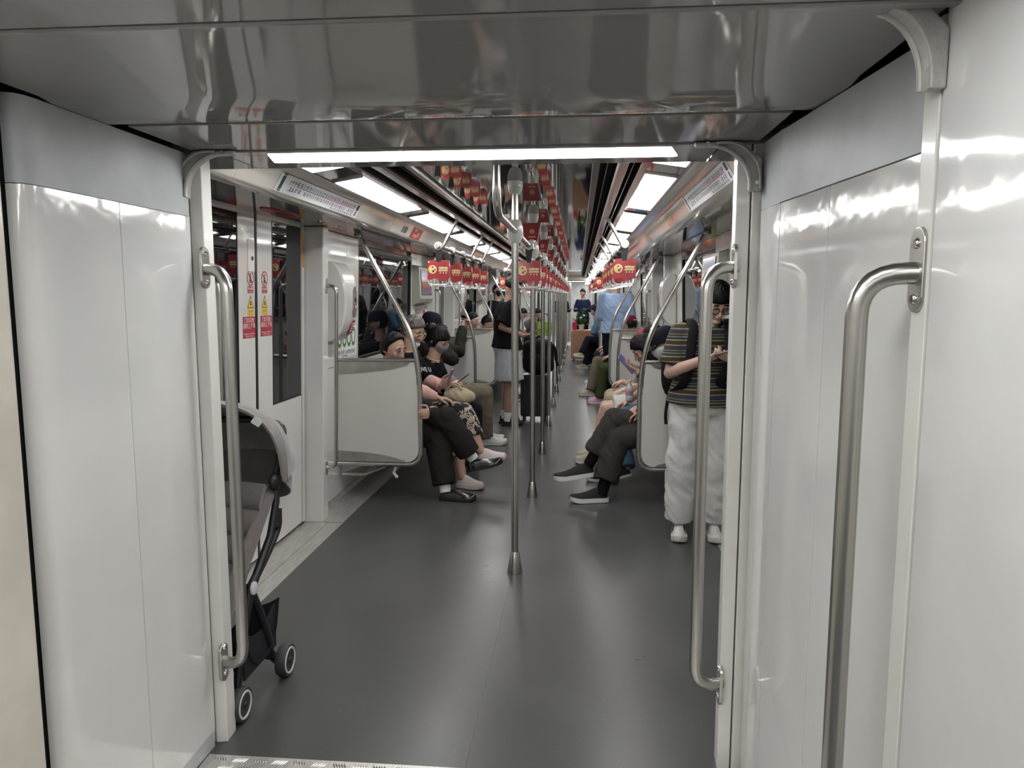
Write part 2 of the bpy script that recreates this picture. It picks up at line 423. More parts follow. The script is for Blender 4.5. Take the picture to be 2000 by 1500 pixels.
bracket('corner_bracket','cast grey corner bracket at the right top of the far portal',0,1,2.246,1,.80)
def post_handle(label,xo,s,half,yf,z0=.29,z1=1.583,off=.085,ydir=-1,lean=.0,flen=.13):
    """vertical grab rail fixed on the inner face of a portal post"""
    t=thing('grab_rail',label,'handrail',(xo+s*half,yf,0),group='portal grab rails')
    p=round_path([(s*.004,0,z1),(-s*off,ydir*lean,z1),(-s*off,ydir*lean,z0),(s*.004,0,z0)],.075,7)
    MB().tube(p,.0185,18).build('rail_tube',M['steel'],t,True)
    for z,sg in ((z1,1),(z0,-1)):
        m=MB(); pts=rrect(-.026,.026,-flen/2,flen/2,.025,5)
        m.extrude([(q[0],q[1]+z+sg*.005) for q in pts],'x',-.006,.004); m.build('flange',M['steel_dk'],t,bevel=.002)
        for dz in (-.043,.048): MB().lathe([(.0005,-s*.010),(.007,-s*.010),(.010,-s*.006),(.010,-s*.003),(.0005,-s*.003)],(0,0,z+dz),10,'x').build('screw',M['screw'],t,True)
    return t
post_handle('steel grab rail on the left post of the far portal, beside the stroller',0,-1,.824,2.262,lean=.035)
post_handle('steel grab rail on the right post of the far portal, before the striped shirt',0,1,.802,2.262,lean=.035)
# ================================================================== GANGWAY
# bridge plate
g=struct('floor')
MB().box(-.85,.92,1.0,2.188,-.03,.002).build('bridge_plate',M['alu'],g)
m=MB()
for i in range(26):
    for j in range(8):
        cx=-.80+i*.066+(.033 if j%2 else 0); cy=2.165-j*.042
        flip=1 if (i+j)%2 else -1
        for k in range(5):
            ox=(k-2)*.0088
            a=.5*flip
            d=Vector((math.sin(a),math.cos(a),0))*.015; wv=Vector((math.cos(a),-math.sin(a),0))
            c=Vector((cx+ox,cy,.002))
            m.add([c-d,c+wv*.003,c+d,c-wv*.003,c+Vector((0,0,.002))],[(0,1,4),(1,2,4),(2,3,4),(3,0,4)])
tag(m.build('tread_pattern',M['steel'],g),kind='stuff')
# walls
def wall_strip(name_parent,pts,z0,z1,name,m,t=.012,smooth=True):
    """vertical sheet following pts (x,y) from far to near, thickness towards outside"""
    P=[Vector((p[0],p[1])) for p in pts]; sgn=1 if P[0].x>0 else -1
    inn=P; out=[Vector((p.x+sgn*t,p.y)) for p in P]
    return MB().extrude([tuple(p) for p in inn+out[::-1]],'z',z0,z1).build(name,m,name_parent,smooth,ang=35)
gl=struct('wall_left')
wall_strip(gl,[(-.852,2.236),(-.85,1.879)],.06,1.742,'gangway_panel',M['white2'])
wall_strip(gl,[(-.85,1.876),(-.85,1.60),(-.853,1.568),(-.862,1.55),(-.88,1.54)],.06,1.742,'gangway_panel',M['white2'])
wall_strip(gl,[(-.853,2.236),(-.851,1.60),(-.855,1.568),(-.864,1.55),(-.88,1.54)],1.744,1.932,'skirt_panel',M['rubber_grey'])
wall_strip(gl,[(-.855,2.236),(-.853,1.58),(-.88,1.545)],0,.058,'skirting_foot',M['rubber_grey'])
wall_strip(gl,[(-.90,2.24),(-.90,1.2)],0,2.0,'bellows',M['dark_gap'],.02)
wall_strip(gl,[(-.87,1.482),(-.848,1.472),(-.838,1.45),(-.835,1.30),(-.835,.95)],0,1.735,'gangway_panel',M['beige'])
wall_strip(gl,[(-.872,1.484),(-.850,1.474),(-.84,1.45),(-.837,1.30),(-.837,.95)],1.737,1.932,'skirt_panel',M['rubber_grey'])
gr=struct('wall_right')
def rx(y): return .862+(2.16-y)*(.932-.862)/(2.16-1.325)
wall_strip(gr,[(.862+.004,2.236),(rx(2.14),2.14),(rx(2.05),2.05)],0,1.742,'gangway_panel',M['beige'] if False else M['white2'])
wall_strip(gr,[(rx(2.046),2.046),(rx(1.74),1.74)],0,1.742,'gangway_panel',M['white2'])
wall_strip(gr,[(rx(1.737),1.737),(rx(1.33),1.33)],0,1.742,'gangway_panel',M['white2'])
wall_strip(gr,[(.866,2.236),(rx(2.05),2.05)],1.744,1.932,'skirt_panel',M['rubber_grey'])
wall_strip(gr,[(rx(2.046)-.004,2.046),(rx(1.36)-.004,1.36)],1.744,1.928,'skirt_panel',M['rubber_grey'])
wall_strip(gr,[(.95,2.24),(.97,1.3)],0,2.0,'bellows',M['dark_gap'],.02)
# ceiling
gc=struct('ceiling')
MB().box(-.93,1.0,1.24,2.26,1.985,2.02).build('bellows_top',M['dark_gap'],gc)
MB().box(-.83,.855,1.905,2.235,1.938,1.958).build('ceiling_panel',M['gang_ceil'],gc,bevel=.003)
poly=[(1.238,1.958),(1.238,1.937),(1.60,1.937),(1.64,1.931),(1.845,1.931),(1.875,1.936),(1.885,1.945),(1.885,1.958)]
MB().extrude([(y,z) for y,z in poly],'x',-.845,.90).build('ceiling_panel',M['gang_ceil'],gc,True,ang=60)
# near portal (the camera's own car), set slightly to the right by the curve
NX=.10
np_=struct('wall_near')
def nb(x0,x1,y0,y1,z0,z1,name,m,bev=0): return MB().box(x0,x1,y0,y1,z0,z1).build(name,m,np_,bevel=bev)
nb(.905,.96,1.262,1.318,0,1.935,'portal_post',M['frame'],.004)
nb(.912,.96,1.252,1.262,0,1.935,'portal_gap',M['gasket'])
nb(.905,.96,.80,1.254,0,1.99,'portal_lining',M['white2'],.003)
nb(-.90,-.825,.80,.945,0,1.99,'portal_lining',M['beige'],.003)
lintel_light('lintel_light','light strip in the near lintel just overhead of the camera',.97,.04,-1)  # out-of-view strip modelled on the far one, added to brighten the gangway walls
nb(-.90,.96,.80,1.205,1.936,1.99,'lintel_soffit',M['gang_ceil'],.003)
nb(-.90,.96,1.209,1.234,1.931,1.99,'lintel_edge',M['lintel'],.005)
nb(.94,1.55,.80,.90,0,2.3,'end_wall_panel',M['white'])
nb(-1.55,-.85,.80,.90,0,2.3,'end_wall_panel',M['white'])
nb(-1.55,1.55,.80,.86,1.95,2.3,'end_wall_panel',M['white'])
bracket('corner_bracket','large cast grey corner bracket at the right top of the near portal',0,1,1.238,-1,.858,1.955,.76)
h=post_handle('thick steel grab rail in the right foreground on the near portal post',0,1,.905,1.295,lean=.03,ydir=1,z1=1.538,flen=.14)
# ================================================================== CAR BEHIND THE CAMERA (lights and reflections)
nc=struct('floor')
MB().box(-1.5,1.5,-6,1.0,-.03,0).build('floor_sheet',M['floor'],nc)
for sd,s in (('left',-1),('right',1)):
    w=struct('wall_'+sd)
    a,b=sorted((s*1.41,s*1.5)); MB().box(a,b,-6,.8,0,1.0).build('wall_panel',M['white'],w)
    MB().box(a,b,-6,.8,1.0,1.95).build('wall_panel',M['white'],w)
w=struct('wall_back'); MB().box(-1.5,1.5,-6.1,-6,0,2.2).build('wall_panel',M['white'],w)
c2=struct('ceiling')
MB().box(-.45,.45,-6,.8,2.085,2.11).build('centre_panel',M['car_ceil'],c2)
for s in (-1,1):
    def ex(poly,name,m): return MB().extrude([(s*x,z) for x,z in poly],'y',-6,.8).build(name,m,c2)
    ex([(.44,2.10),(.44,2.07),(.64,2.04),(.79,2.02),(.79,2.10)],'light_tray',M['soffit'])
    ex([(.785,2.03),(.785,2.003),(1.03,1.936),(1.03,1.97)],'cornice_panel',M['cornice'])
    ex([(1.0,1.96),(1.0,1.945),(1.5,1.94),(1.5,1.96)],'soffit_panel',M['soffit'])
    proto=None
    for k in range(4):
        y=-.75-1.5*k
        lab='light panel of the car behind the camera, %s side, %s back'%('left' if s<0 else 'right',ORD[k])
        if proto is None:
            proto=thing('ceiling_light',lab,'light',(0,y,0),group='lights of the car behind the camera, %d'%s); lamp_mesh(s).build('diffuser',M['lamp'],proto)
        else: copy_tree(proto,(0,y,0),label=lab)
MB().box(-1.5,1.5,-6,.8,2.14,2.2).build('roof_backing',M['vent_dark'],c2)
# ================================================================== FAR END: portal, gangway and the next car
portal('wall_far',Y1,.285,-1,back=M['beige'])
lintel_light('lintel_light','distant thin light strip over the far end of the car',Y1-.13,0,-1)
fg=struct('wall_gangway')
for s in (-1,1):
    a,b=sorted((s*.85,s*.9)); MB().box(a,b,Y1+.08,24.2,0,1.95).build('gangway_panel',M['white2'],fg)
MB().box(-.9,.9,Y1+.08,24.2,1.94,1.96).build('gangway_ceiling',M['gang_ceil'],fg)
MB().box(-.85,.85,Y1-.02,24.2,-.02,.003).build('bridge_plate',M['alu'],fg)
portal('wall_next',24.2,.285,1)
nf=struct('floor'); MB().box(-1.5,1.5,24.2,34,-.03,0).build('floor_sheet',M['floor'],nf)
for sd,s in (('left',-1),('right',1)):
    w=struct('wall_'+sd)
    a,b=sorted((s*1.41,s*1.5)); MB().box(a,b,24.28,34,0,1.95).build('wall_panel',M['white'],w)
w=struct('wall_back'); MB().box(-1.5,1.5,34,34.1,0,2.2).build('wall_panel',M['rubber_grey'],w)
c3=struct('ceiling')
MB().box(-1.5,1.5,24.5,34,2.085,2.11).build('centre_panel',M['car_ceil'],c3)
for s in (-1,1):
    MB().extrude([(s*x,z) for x,z in [(.785,2.09),(.785,2.003),(1.03,1.936),(1.41,1.936),(1.41,2.09)]],'y',24.5,34).build('cornice_panel',M['cornice'],c3)
    proto=None
    for k in range(6):
        lab='tiny light panel in the next car beyond the far gangway, %s side, %s'%('left' if s<0 else 'right',ORD[k])
        if proto is None:
            proto=thing('ceiling_light',lab,'light',(0,25+1.5*k,0),group='lights of the next car, %d'%s); lamp_mesh(s).build('diffuser',M['lamp'],proto)
        else: copy_tree(proto,(0,25+1.5*k,0),label=lab)
# ================================================================== FITTINGS
M['clear']=mat('clear_plastic_handle',(.85,.87,.88),.08,trans=.55,ior=1.45,coat=.5)
M['card_red']=mat('red_strap_card',(.34,.035,.038),.3,var=.3,vscale=7,coat=.3)
M['cream']=mat('cream_print',(.72,.55,.30),.4)
M['gold']=mat('gold_print',(.62,.48,.25),.4)
M['pale_yellow']=mat('yellow_print',(.70,.62,.12),.4)
M['screen']=mat('lit_information_screen',(.02,.02,.03),.15,emit=(.10,.14,.26),estr=.30)
M['screen_red']=mat('lit_screen_picture',(.02,.02,.03),.15,emit=(.45,.14,.10),estr=.28)
M['box_grey']=mat('grey_green_housing',(.42,.43,.36),.4)
M['panel_white']=mat('matt_white_screen_panel',(.54,.54,.505),.30,var=.03,vscale=2,coat=.15)
M['board_red']=mat('red_advert_board',(.22,.010,.014),.35,coat=.3)
# ---- centre poles
def pole_parts(t, fullrail=True):
    MB().lathe([(.0005,.0),(.041,.0),(.041,.006),(.033,.055),(.024,.112),(.0195,.120),(.0005,.120)],n=20).build('base_cone',M['steel'],t,True)
    MB().lathe([(.019,.118),(.019,1.775)],n=18).build('pole_tube',M['steel'],t,True)
    MB().lathe([(.017,1.885),(.017,2.03)],n=18).build('upper_tube',M['steel'],t,True)
    MB().lathe([(.0005,1.772),(.026,1.772),(.035,1.790),(.0405,1.815),(.0405,1.8315)],n=20).build('joint_half',M['knob'],t,True)
    MB().lathe([(.0405,1.8325),(.040,1.850),(.036,1.872),(.028,1.890),(.0005,1.892)],n=20).build('joint_half',M['knob'],t,True)
    MB().lathe([(.0005,2.020),(.024,2.020),(.033,2.034),(.039,2.060),(.0395,2.0845),(.0005,2.0845)],n=20).build('ceiling_socket',M['knob'],t,True)
proto=None
for k,y in enumerate(POLES):
    lab='steel centre grab pole, %s from the near portal'%ORD[k]
    if proto is None:
        proto=thing('grab_pole',lab,'pole',(.014,y,0),group='centre grab poles'); pole_parts(proto)
    else: copy_tree(proto,(.014,y,0),label=lab)
for k in range(5):
    copy_tree(proto,(.014,25.6+1.545*k,0),label='tiny steel pole in the next car, %s beyond the far gangway'%ORD[k])
t=thing('overhead_rail','long steel overhead rail joining the centre poles, bent up at its near end','handrail',(.014,0,0))
MB().tube(round_path([(0,3.02,2.084),(0,3.02,1.832),(0,POLES[-1],1.832)],.11,7),.0165,16).build('rail_tube',M['steel'],t,True)
# ---- red advert boards clipped in front of the poles above the rail
def board_parts(t):
    MB().box(-.062,.062,-.004,.004,.055,.178).build('board',M['board_red'],t,bevel=.003)
    MB().extrude([(.062,.178),(.070,.176),(.040,.02),(.032,.02)],'y',-.014,.014).build('side_plate',M['clear'],t)
    ring=MB()
    for a in range(16):
        a0,a1=2*math.pi*a/16,2*math.pi*(a+1)/16
        ring.add([(.015*math.cos(a0),-.0048,.118+.015*math.sin(a0)),(.015*math.cos(a1),-.0048,.118+.015*math.sin(a1)),(.011*math.cos(a1),-.0048,.118+.011*math.sin(a1)),(.011*math.cos(a0),-.0048,.118+.011*math.sin(a0))],[(0,1,2,3)])
    ring.build('ring_emblem',M['gold'],t)
    MB().box(-.013,.013,-.0048,-.0040,.116,.120).build('emblem_bar',M['gold'],t)
    MB().box(-.025,.025,-.0048,-.0040,.078,.083).build('print_line',M['gold'],t)
    MB().box(-.012,.012,-.020,.006,.01,.062).build('clip',M['steel_dk'],t)
proto=None
for k,y in enumerate(POLES[1:9]):
    lab='red advert board with gold ring above the centre rail, %s from the near portal'%ORD[k]
    loc=(.014,y-.14,1.832)
    if proto is None:
        proto=thing('advert_board',lab,'sign',loc,group='advert boards on the centre rail'); board_parts(proto)
    else: copy_tree(proto,loc,label=lab)
# ---- straps
def strap_parts(t):
    MB().lathe([(.018,-.016),(.027,-.016),(.030,-.010),(.030,.010),(.027,.016),(.018,.016)],n=16,axis='y').build('clamp',M['knob'],t,True)
    m=MB(); m.extrude([(-.030,-.010),(-.026,-.012),(-.014,-.112),(.014,-.112),(.026,-.012),(.030,-.010),(.018,.0),(-.018,0)],'y',-.004,.004); m.build('belt',M['black'],t)
    h=round_path([(-.02,0,-.115),(-.062,0,-.15),(-.078,0,-.255),(-.06,0,-.277),(.06,0,-.277),(.078,0,-.255),(.062,0,-.15),(.02,0,-.115)],.03,4)
    MB().tube(h,.0085,10,flat=1.3).build('handle_loop',M['clear'],t,True)
    body=[(-.080,-.108),(-.076,-.100),(-.02,-.098),(-.018,-.112),(.018,-.112),(.02,-.098),(.076,-.100),(.080,-.108),(.080,-.228),(.074,-.234),(.028,-.234),(.024,-.246),(-.004,-.246),(-.008,-.230),(-.05,-.230),(-.054,-.238),(-.076,-.238),(-.080,-.232)]
    c=MB().extrude(body,'y',-.011,.011).build('card',M['card_red'],t,bevel=.0)
    for sg in (-1,1):
        y=sg*.0115; R=(1,0,0) if sg<0 else (-1,0,0); U=(0,0,1)
        def pl(poly,m,n,d=.0004): plate(poly,(0,y,0),R,U,d,m,n,c)
        pl(circle(.031,18,-.043,-.165),M['cream'],'round_emblem')
        pl(circle(.011,10,-.060,-.168),M['pale_yellow'],'emblem_mark',.0007)
        pl(circle(.006,8,-.043,-.150),M['ink'],'emblem_mark',.0007)
        pl(circle(.009,8,-.038,-.178),M['board_red'],'emblem_mark',.0007)
        pl(circle(.006,8,-.026,-.168),M['board_red'],'emblem_mark',.0007)
        pl([(.0,-.150),(.012,-.146),(.02,-.149),(.03,-.142),(.034,-.149),(.05,-.147),(.068,-.150),(.068,-.161),(.055,-.163),(.04,-.160),(.02,-.164),(.003,-.161)],M['gold'],'gold_lettering')
        pl([(.0,-.166),(.02,-.167),(.04,-.165),(.069,-.167),(.067,-.178),(.045,-.180),(.03,-.177),(.012,-.181),(.001,-.178)],M['gold'],'gold_lettering')
        for x in (.013,.034,.054): pl(circle(.0042,8,x,-.190),M['white_ink'],'print_dot')
        pl(circle(.005,8,-.070,-.112),M['white_ink'],'print_dot')
strap=None
def put_strap(loc,lab,grp):
    global strap
    if strap is None:
        strap=thing('hanging_strap',lab,'strap',loc,group=grp); strap_parts(strap)
    else:
        c=copy_tree(strap,loc,label=lab); c['group']=grp
for s,sd in ((-1,'left'),(1,'right')):
    proto=None
    for b,(ya,yb) in enumerate(BENCH):
        lab='steel strap rail over the %s bench, %s along the car'%(sd,ORD[b])
        if proto is None:
            proto=thing('strap_rail',lab,'handrail',(0,ya,0),group='strap rails on the %s side'%sd)
            MB().tube(round_path([(s*.66,.10,1.855),(s*.66,2.75,1.855)],.1),.0145,14).build('rail_tube',M['steel'],proto,True)
            for d in (.295,1.74,2.55): MB().tube([(s*.658,d,1.853),(s*.545,d,2.058)],.0125,12).build('strut',M['steel_dk'],proto,True)
        else: copy_tree(proto,(0,ya,0),label=lab)
        for k in range(5):
            y=ya+.15+.565*k if s<0 else ya-.13+.565*k+.2
            put_strap((s*.66,y,1.855),'strap with red card over the %s %s bench, %s from the near end'%(ORD[b],sd,ORD[k]),'straps over the side benches')
n=0
for k,p in enumerate(POLES[1:11]):
    for d in (-.45,.5):
        put_strap((.014,p+d,1.832),'strap with red card on the centre rail, %s from the near portal'%ORD[n],'straps on the centre rail'); n+=1
# ---- bench end screens
def screen_parts(t,s):
    P=lambda pts:[Vector((s*x,0,z)) for x,z in pts]
    lower=round_path(P([(1.405,.285),(.775,.285),(.775,.74)]),.11,8)
    upper=smooth_path(P([(.775,.74),(.782,.93),(.808,1.11),(.85,1.25),(.925,1.41),(1.006,1.565),(1.11,1.755),(1.2,1.93)]),5)
    MB().tube(lower[:-1]+upper,.017,14).build('curved_pole',M['steel'],t,True)
    MB().tube(P([(1.405,1.045),(.80,1.045)]),.0135,12).build('top_rail',M['steel'],t,True)
    fill=[(1.405,1.03),(.815,1.03),(.803,.93),(.794,.75),(.793,.42)]+arc((.885,.395),.092,180,270,6)+[(1.405,.303)]
    MB().extrude([(s*x,z) for x,z in fill],'y',-.007,.007).build('white_panel',M['panel_white'],t,bevel=.002)
    for sg in (-1,1):
        y0,y1=sorted((sg*.0072,sg*.0105))
        MB().extrude([(s*x,z) for x,z in [(1.405,1.03),(.845,1.03),(.875,1.005),(.98,.978),(1.15,.958),(1.405,.935)]],'y',y0,y1).build('upper_trim',M['steel_dk'],t)
        MB().extrude([(s*x,z) for x,z in [(1.405,.304),(.885,.304),(.905,.320),(1.02,.350),(1.18,.372),(1.405,.385)]],'y',y0,y1).build('lower_trim',M['steel_dk'],t)
    MB().lathe([(.0005,-.02),(.028,-.02),(.028,.0),(.018,.012),(.0005,.012)],(s*1.205,0,1.935),14).build('ceiling_flange',M['steel_dk'],t,True)
for s,sd in ((-1,'left'),(1,'right')):
    proto=None; n=0
    for b,(ya,yb) in enumerate(BENCH+[(20.05,None)]):
        for y,w in ((ya,'near'),(yb,'far')):
            if y is None: continue
            lab='white seat-end screen with curved steel pole, %s side, %s from the near portal'%(sd,ORD[n]); n+=1
            if proto is None:
                proto=thing('seat_end_screen',lab,'partition',(0,y,0),group='seat-end screens on the %s side'%sd); screen_parts(proto,s)
            else: copy_tree(proto,(0,y,0),label=lab)
# ---- benches
def bench_parts(t,s,L):
    n=6; w=(L-.16)/n
    sp=[(1.405,.46),(1.36,.425),(1.25,.408),(1.10,.412),(.98,.432),(.945,.432),(.925,.415),(.925,.39),(.95,.38),(1.10,.372),(1.25,.370),(1.405,.385)]
    bp=[(1.407,.46),(1.36,.47),(1.335,.55),(1.352,.72),(1.372,.86),(1.38,.90),(1.407,.90)]
    for k in range(n):
        a=.08+k*w
        MB().extrude([(s*x,z) for x,z in sp],'y',a+.008,a+w-.008).build('seat_shell',M['lavender'],t,True,ang=50)
        MB().extrude([(s*x,z) for x,z in bp],'y',a+.008,a+w-.008).build('seat_back',M['lavender'],t,True,ang=50)
    MB().extrude([(s*x,z) for x,z in [(1.405,.36),(1.05,.36),(1.0,.34),(1.38,.20),(1.405,.20)]],'y',.09,L-.09).build('under_seat_box',M['panel_white'],t)
    for y in (.06,L-.06):
        MB().tube(round_path([(s*1.02,y,.37),(s*1.02,y,.27),(s*1.22,y,.19),(s*1.39,y,.19)],.05,5),.012,10).build('support_tube',M['steel'],t,True)
for s,sd in ((-1,'left'),(1,'right')):
    for b,(ya,yb) in enumerate(BENCH):
        t=thing('bench_seat','lavender plastic bench along the %s wall, %s from the near portal'%(sd,ORD[b]),'bench',(0,ya,0),group='wall benches')
        bench_parts(t,s,yb-ya)
# ---- intercom housings beside the doors
def housing_parts(t,s):
    prof=arc((1.36,1.46),.30,-60,60,14)
    # a lens-shaped shell standing out from the wall
    pts=[(1.41,1.19)]+[(1.41-.165*(math.cos(math.asin(max(-1,min(1,(z-1.46)/.285))))**.75), z) for z in [1.19+.018*k for k in range(31)]]+[(1.41,1.73)]
    MB().extrude([(s*x,z) for x,z in pts],'y',-.13,.13).build('shell',M['white'],t,True,ang=30).modifiers.new('b','BEVEL').width=.012
    # oval control panel on the rim
    o=Vector((s*1.243,.06,1.46)); R=(0,1,0) if s>0 else (0,-1,0)
    R=(0,-1,0) if s>0 else (0,1,0)
    oval=[(.032*math.cos(a)*1.0, .105*(abs(math.sin(a))**.8)*(1 if math.sin(a)>=0 else -1)) for a in [2*math.pi*i/24 for i in range(24)]]
    plate(oval,o,R,(0,0,1),.005,M['steel_dk'],'control_panel',t)
    plate(rrect(-.018,.018,.0,.025,.003),o+Vector((-s*.005,0,0)),R,(0,0,1),.0015,M['black'],'speaker_slot',t)
    plate(circle(.022,14,0,-.038),o+Vector((-s*.005,0,0)),R,(0,0,1),.0015,M['red_sticker'],'alarm_button',t)
    plate(circle(.011,10,.003,-.034),o+Vector((-s*.0066,0,0)),R,(0,0,1),.001,M['white_ink'],'button_mark',t)
    st=plate(rrect(-.03,.03,-.05,.05,.003),(s*1.262,.055,1.285),R,(s*-.35,0,1),.001,M['red_sticker'],'notice_sticker',t)
    for z in (-.03,-.012,.006,.024): plate([(-.022,z),(.02,z),(.02,z+.007),(-.022,z+.007)],(s*1.262-s*.001,.055,1.285),R,(s*-.35,0,1),.0008,M['white_ink'],'sticker_line',st)
for lab,s,y in (('white bulging intercom housing on the left wall beside the nearest door',-1,5.0),
                ('white bulging intercom housing on the right wall before the second door',1,8.05),
                ('white bulging intercom housing on the left wall beyond the second door',-1,10.05),
                ('white bulging intercom housing on the right wall beyond the second door',1,10.05)):
    t=thing('intercom_housing',lab,'intercom',(0,y,0),group='intercom housings'); housing_parts(t,s)
# ---- short grab handles on the door pillars
proto={}
def pillar_handle(s,y,lab,d):
    if s not in proto:
        t=thing('door_handle_rail',lab,'handrail',(s*1.334,y,0),group='door pillar handles')
        MB().tube(round_path([(0,0,1.565),(-s*.065,0,1.565),(-s*.065,0,.36),(0,0,.36)],.05,5),.0125,12).build('rail_tube',M['steel'],t,True)
        for z in (1.565,.36): MB().extrude([(a,b+z) for a,b in rrect(-.016,.016,-.05,.05,.014)],'x',-.004,.004).build('flange',M['steel_dk'],t)
        proto[s]=t
    else: copy_tree(proto[s],(s*1.334,y,0),label=lab)
for s,sd in ((-1,'left'),(1,'right')):
    for i,c in enumerate(DOORS[:3]):
        pillar_handle(s,c+dh(c)+.02,'slim steel handle on the far pillar of the %s door on the %s side'%(ORD[i],sd),1)
        pillar_handle(s,c-dh(c)-.02,'slim steel handle on the near pillar of the %s door on the %s side'%(ORD[i],sd),-1)
# ---- information screens on the window pillars
def info_parts(t,s):
    MB().extrude([(s*x,z) for x,z in [(1.41,1.40),(1.345,1.43),(1.325,1.47),(1.345,1.80),(1.41,1.82)]],'y',-.33,.33).build('housing',M['box_grey'],t,bevel=.006)
    o=Vector((s*1.331,0,1.635)); R=(0,1,0) if s<0 else (0,-1,0); U=(s*.06,0,1)
    plate([(-.26,-.125),(.26,-.125),(.26,.14),(-.26,.14)],o,R,U,.003,M['screen'],'screen',t)
    plate([(-.24,-.06),(.22,-.06),(.22,.06),(-.24,.06)],o+Vector((-s*.003,0,0)),R,U,.001,M['screen_red'],'picture',t)
    MB().box(*sorted((s*1.36,s*1.409)),-.2,.2,1.36,1.40).build('mount',M['steel_dk'],t)
for lab,s,y in (('grey boxed information screen on the left wall behind the nearest straps',-1,7.93),
                ('grey boxed information screen high on the right wall above the striped shirt',1,5.55),
                ('small grey information screen on the left wall past the second door',-1,12.75)):
    t=thing('information_screen',lab,'screen',(0,y,0)); info_parts(t,s)
# ---- route maps on the cornice
def route_map(label,s,y,flip):
    t=thing('route_map',label,'sign',(0,y,0),group='route maps')
    # sheet lies on the sloping cornice
    a=Vector((s*.931,0,1.941)); b=Vector((s*.886,0,2.016)); U=(b-a).normalized(); hgt=(b-a).length
    R=Vector((0,1,0)) if s<0 else Vector((0,-1,0))
    N=R.cross(U)
    if N.z>0: N=-N
    L=1.14; o=(a+b)/2+N*.002
    Rr=R if R.cross(U).z<0 else -R
    sh=plate([(-L/2,-hgt/2),(L/2,-hgt/2),(L/2,hgt/2),(-L/2,hgt/2)],o,Rr,U,.001,M['paper'],'map_sheet',t)
    ZS=.56
    def pl(poly,m,n): return plate([(x*.95,z*ZS) for x,z in poly],o,Rr,U,.0016,m,n,t)
    pl([(-.57,-.055),(-.54,-.055),(-.54,.055),(-.57,.055)],M['ink_green'],'title_block')
    k=MB(); rnd=random.Random(3)
    def rect(m,x0,x1,z0,z1):
        v=[o+Rr*x*.95+U*z*ZS-Rr.cross(U)*-.0022 for x,z in ((x0,z0),(x1,z0),(x1,z1),(x0,z1))]; m.add(v,[(0,1,2,3)])
    lineA=MB(); rect(lineA,-.38,.05,.004,.009); rect(lineA,-.47,-.38,.03,.034); rect(lineA,-.385,-.38,.004,.034); rect(lineA,-.47,-.40,-.045,-.041); rect(lineA,-.475,-.47,-.0,.034)
    lineA.build('route_line',M['ink'],t)
    lineB=MB(); rect(lineB,.05,.50,.003,.010); lineB.build('route_line',M['ink_red'],t)
    x=-.45
    while x<.52:
        w=rnd.choice([.014,.018,.022,.030])
        for zz in ((.018,.05),(-.04,-.008)):
            if rnd.random()<.92:
                for q in range(3):
                    h=zz[0]+(zz[1]-zz[0])*q/3
                    rect(k,x,x+w*rnd.uniform(.6,1),h,h+.006)
        if x>.1: rect(k,x,x+w,-.066,-.061); rect(k,x,x+w*.7,-.057,-.052)
        rect(k,x+.006,x+.008,-.006,.016)
        x+=w+.012
    rect(k,.54,.58,.0,.06); rect(k,.55,.57,-.06,-.01); rect(k,-.575,-.535,.062,.072); rect(k,-.575,-.54,-.07,-.06)
    tag(k.build('station_lettering',M['ink'],t),kind='stuff')
    ZS=1; bd=MB(); rect(bd,-L/2/.95,L/2/.95,hgt/2-.0025,hgt/2); bd.build('border',M['ink'],t)
    return t
route_map('long white route map strip on the left cornice over the nearest door',-1,3.64,False)
route_map('long white route map strip on the right cornice over the nearest door',1,3.5,True)
route_map('distant route map strip on the left cornice above the strap rail',-1,8.2,False)
# red and printed notices on the cornice
def cornice_notice(label,s,y,L,m,lines,mi):
    t=thing('cornice_notice',label,'sign',(0,y,0))
    a=Vector((s*.931,0,1.941)); b=Vector((s*.886,0,2.016)); U=(b-a).normalized(); hgt=(b-a).length
    R=Vector((0,1,0)) if s<0 else Vector((0,-1,0))
    Rr=R if R.cross(U).z<0 else -R
    o=(a+b)/2+Rr.cross(U)*.002
    if m: plate([(-L/2,-hgt/2),(L/2,-hgt/2),(L/2,hgt/2),(-L/2,hgt/2)],o,Rr,U,.001,m,'sheet',t)
    for (x,z,w,h) in lines: plate([(x,z*.56),(x+w,z*.56),(x+w,(z+h)*.56),(x,(z+h)*.56)],o,Rr,U,.002,mi,'printed_mark',t)
    return t
cornice_notice('red notice on the left cornice behind the first strap strut',-1,5.75,.32,M['red_sticker'],[(-.1,.03,.05,.02),(.0,.0,.1,.012),(-.1,-.03,.2,.012),(-.1,-.055,.15,.012)],M['cream'])
cornice_notice('dark line sticker printed on the left cornice over the first bench',-1,5.35,.2,None,[(-.06,-.05,.012,.09),(-.02,-.04,.012,.07),(.02,-.055,.012,.1),(.06,-.045,.012,.08)],M['ink'])
cornice_notice('printed lettering on the right cornice over the first bench',1,4.75,.2,None,[(-.08,-.03,.02,.05),(-.04,-.03,.02,.05),(.0,-.03,.02,.05),(.04,-.03,.02,.05)],M['cream'])
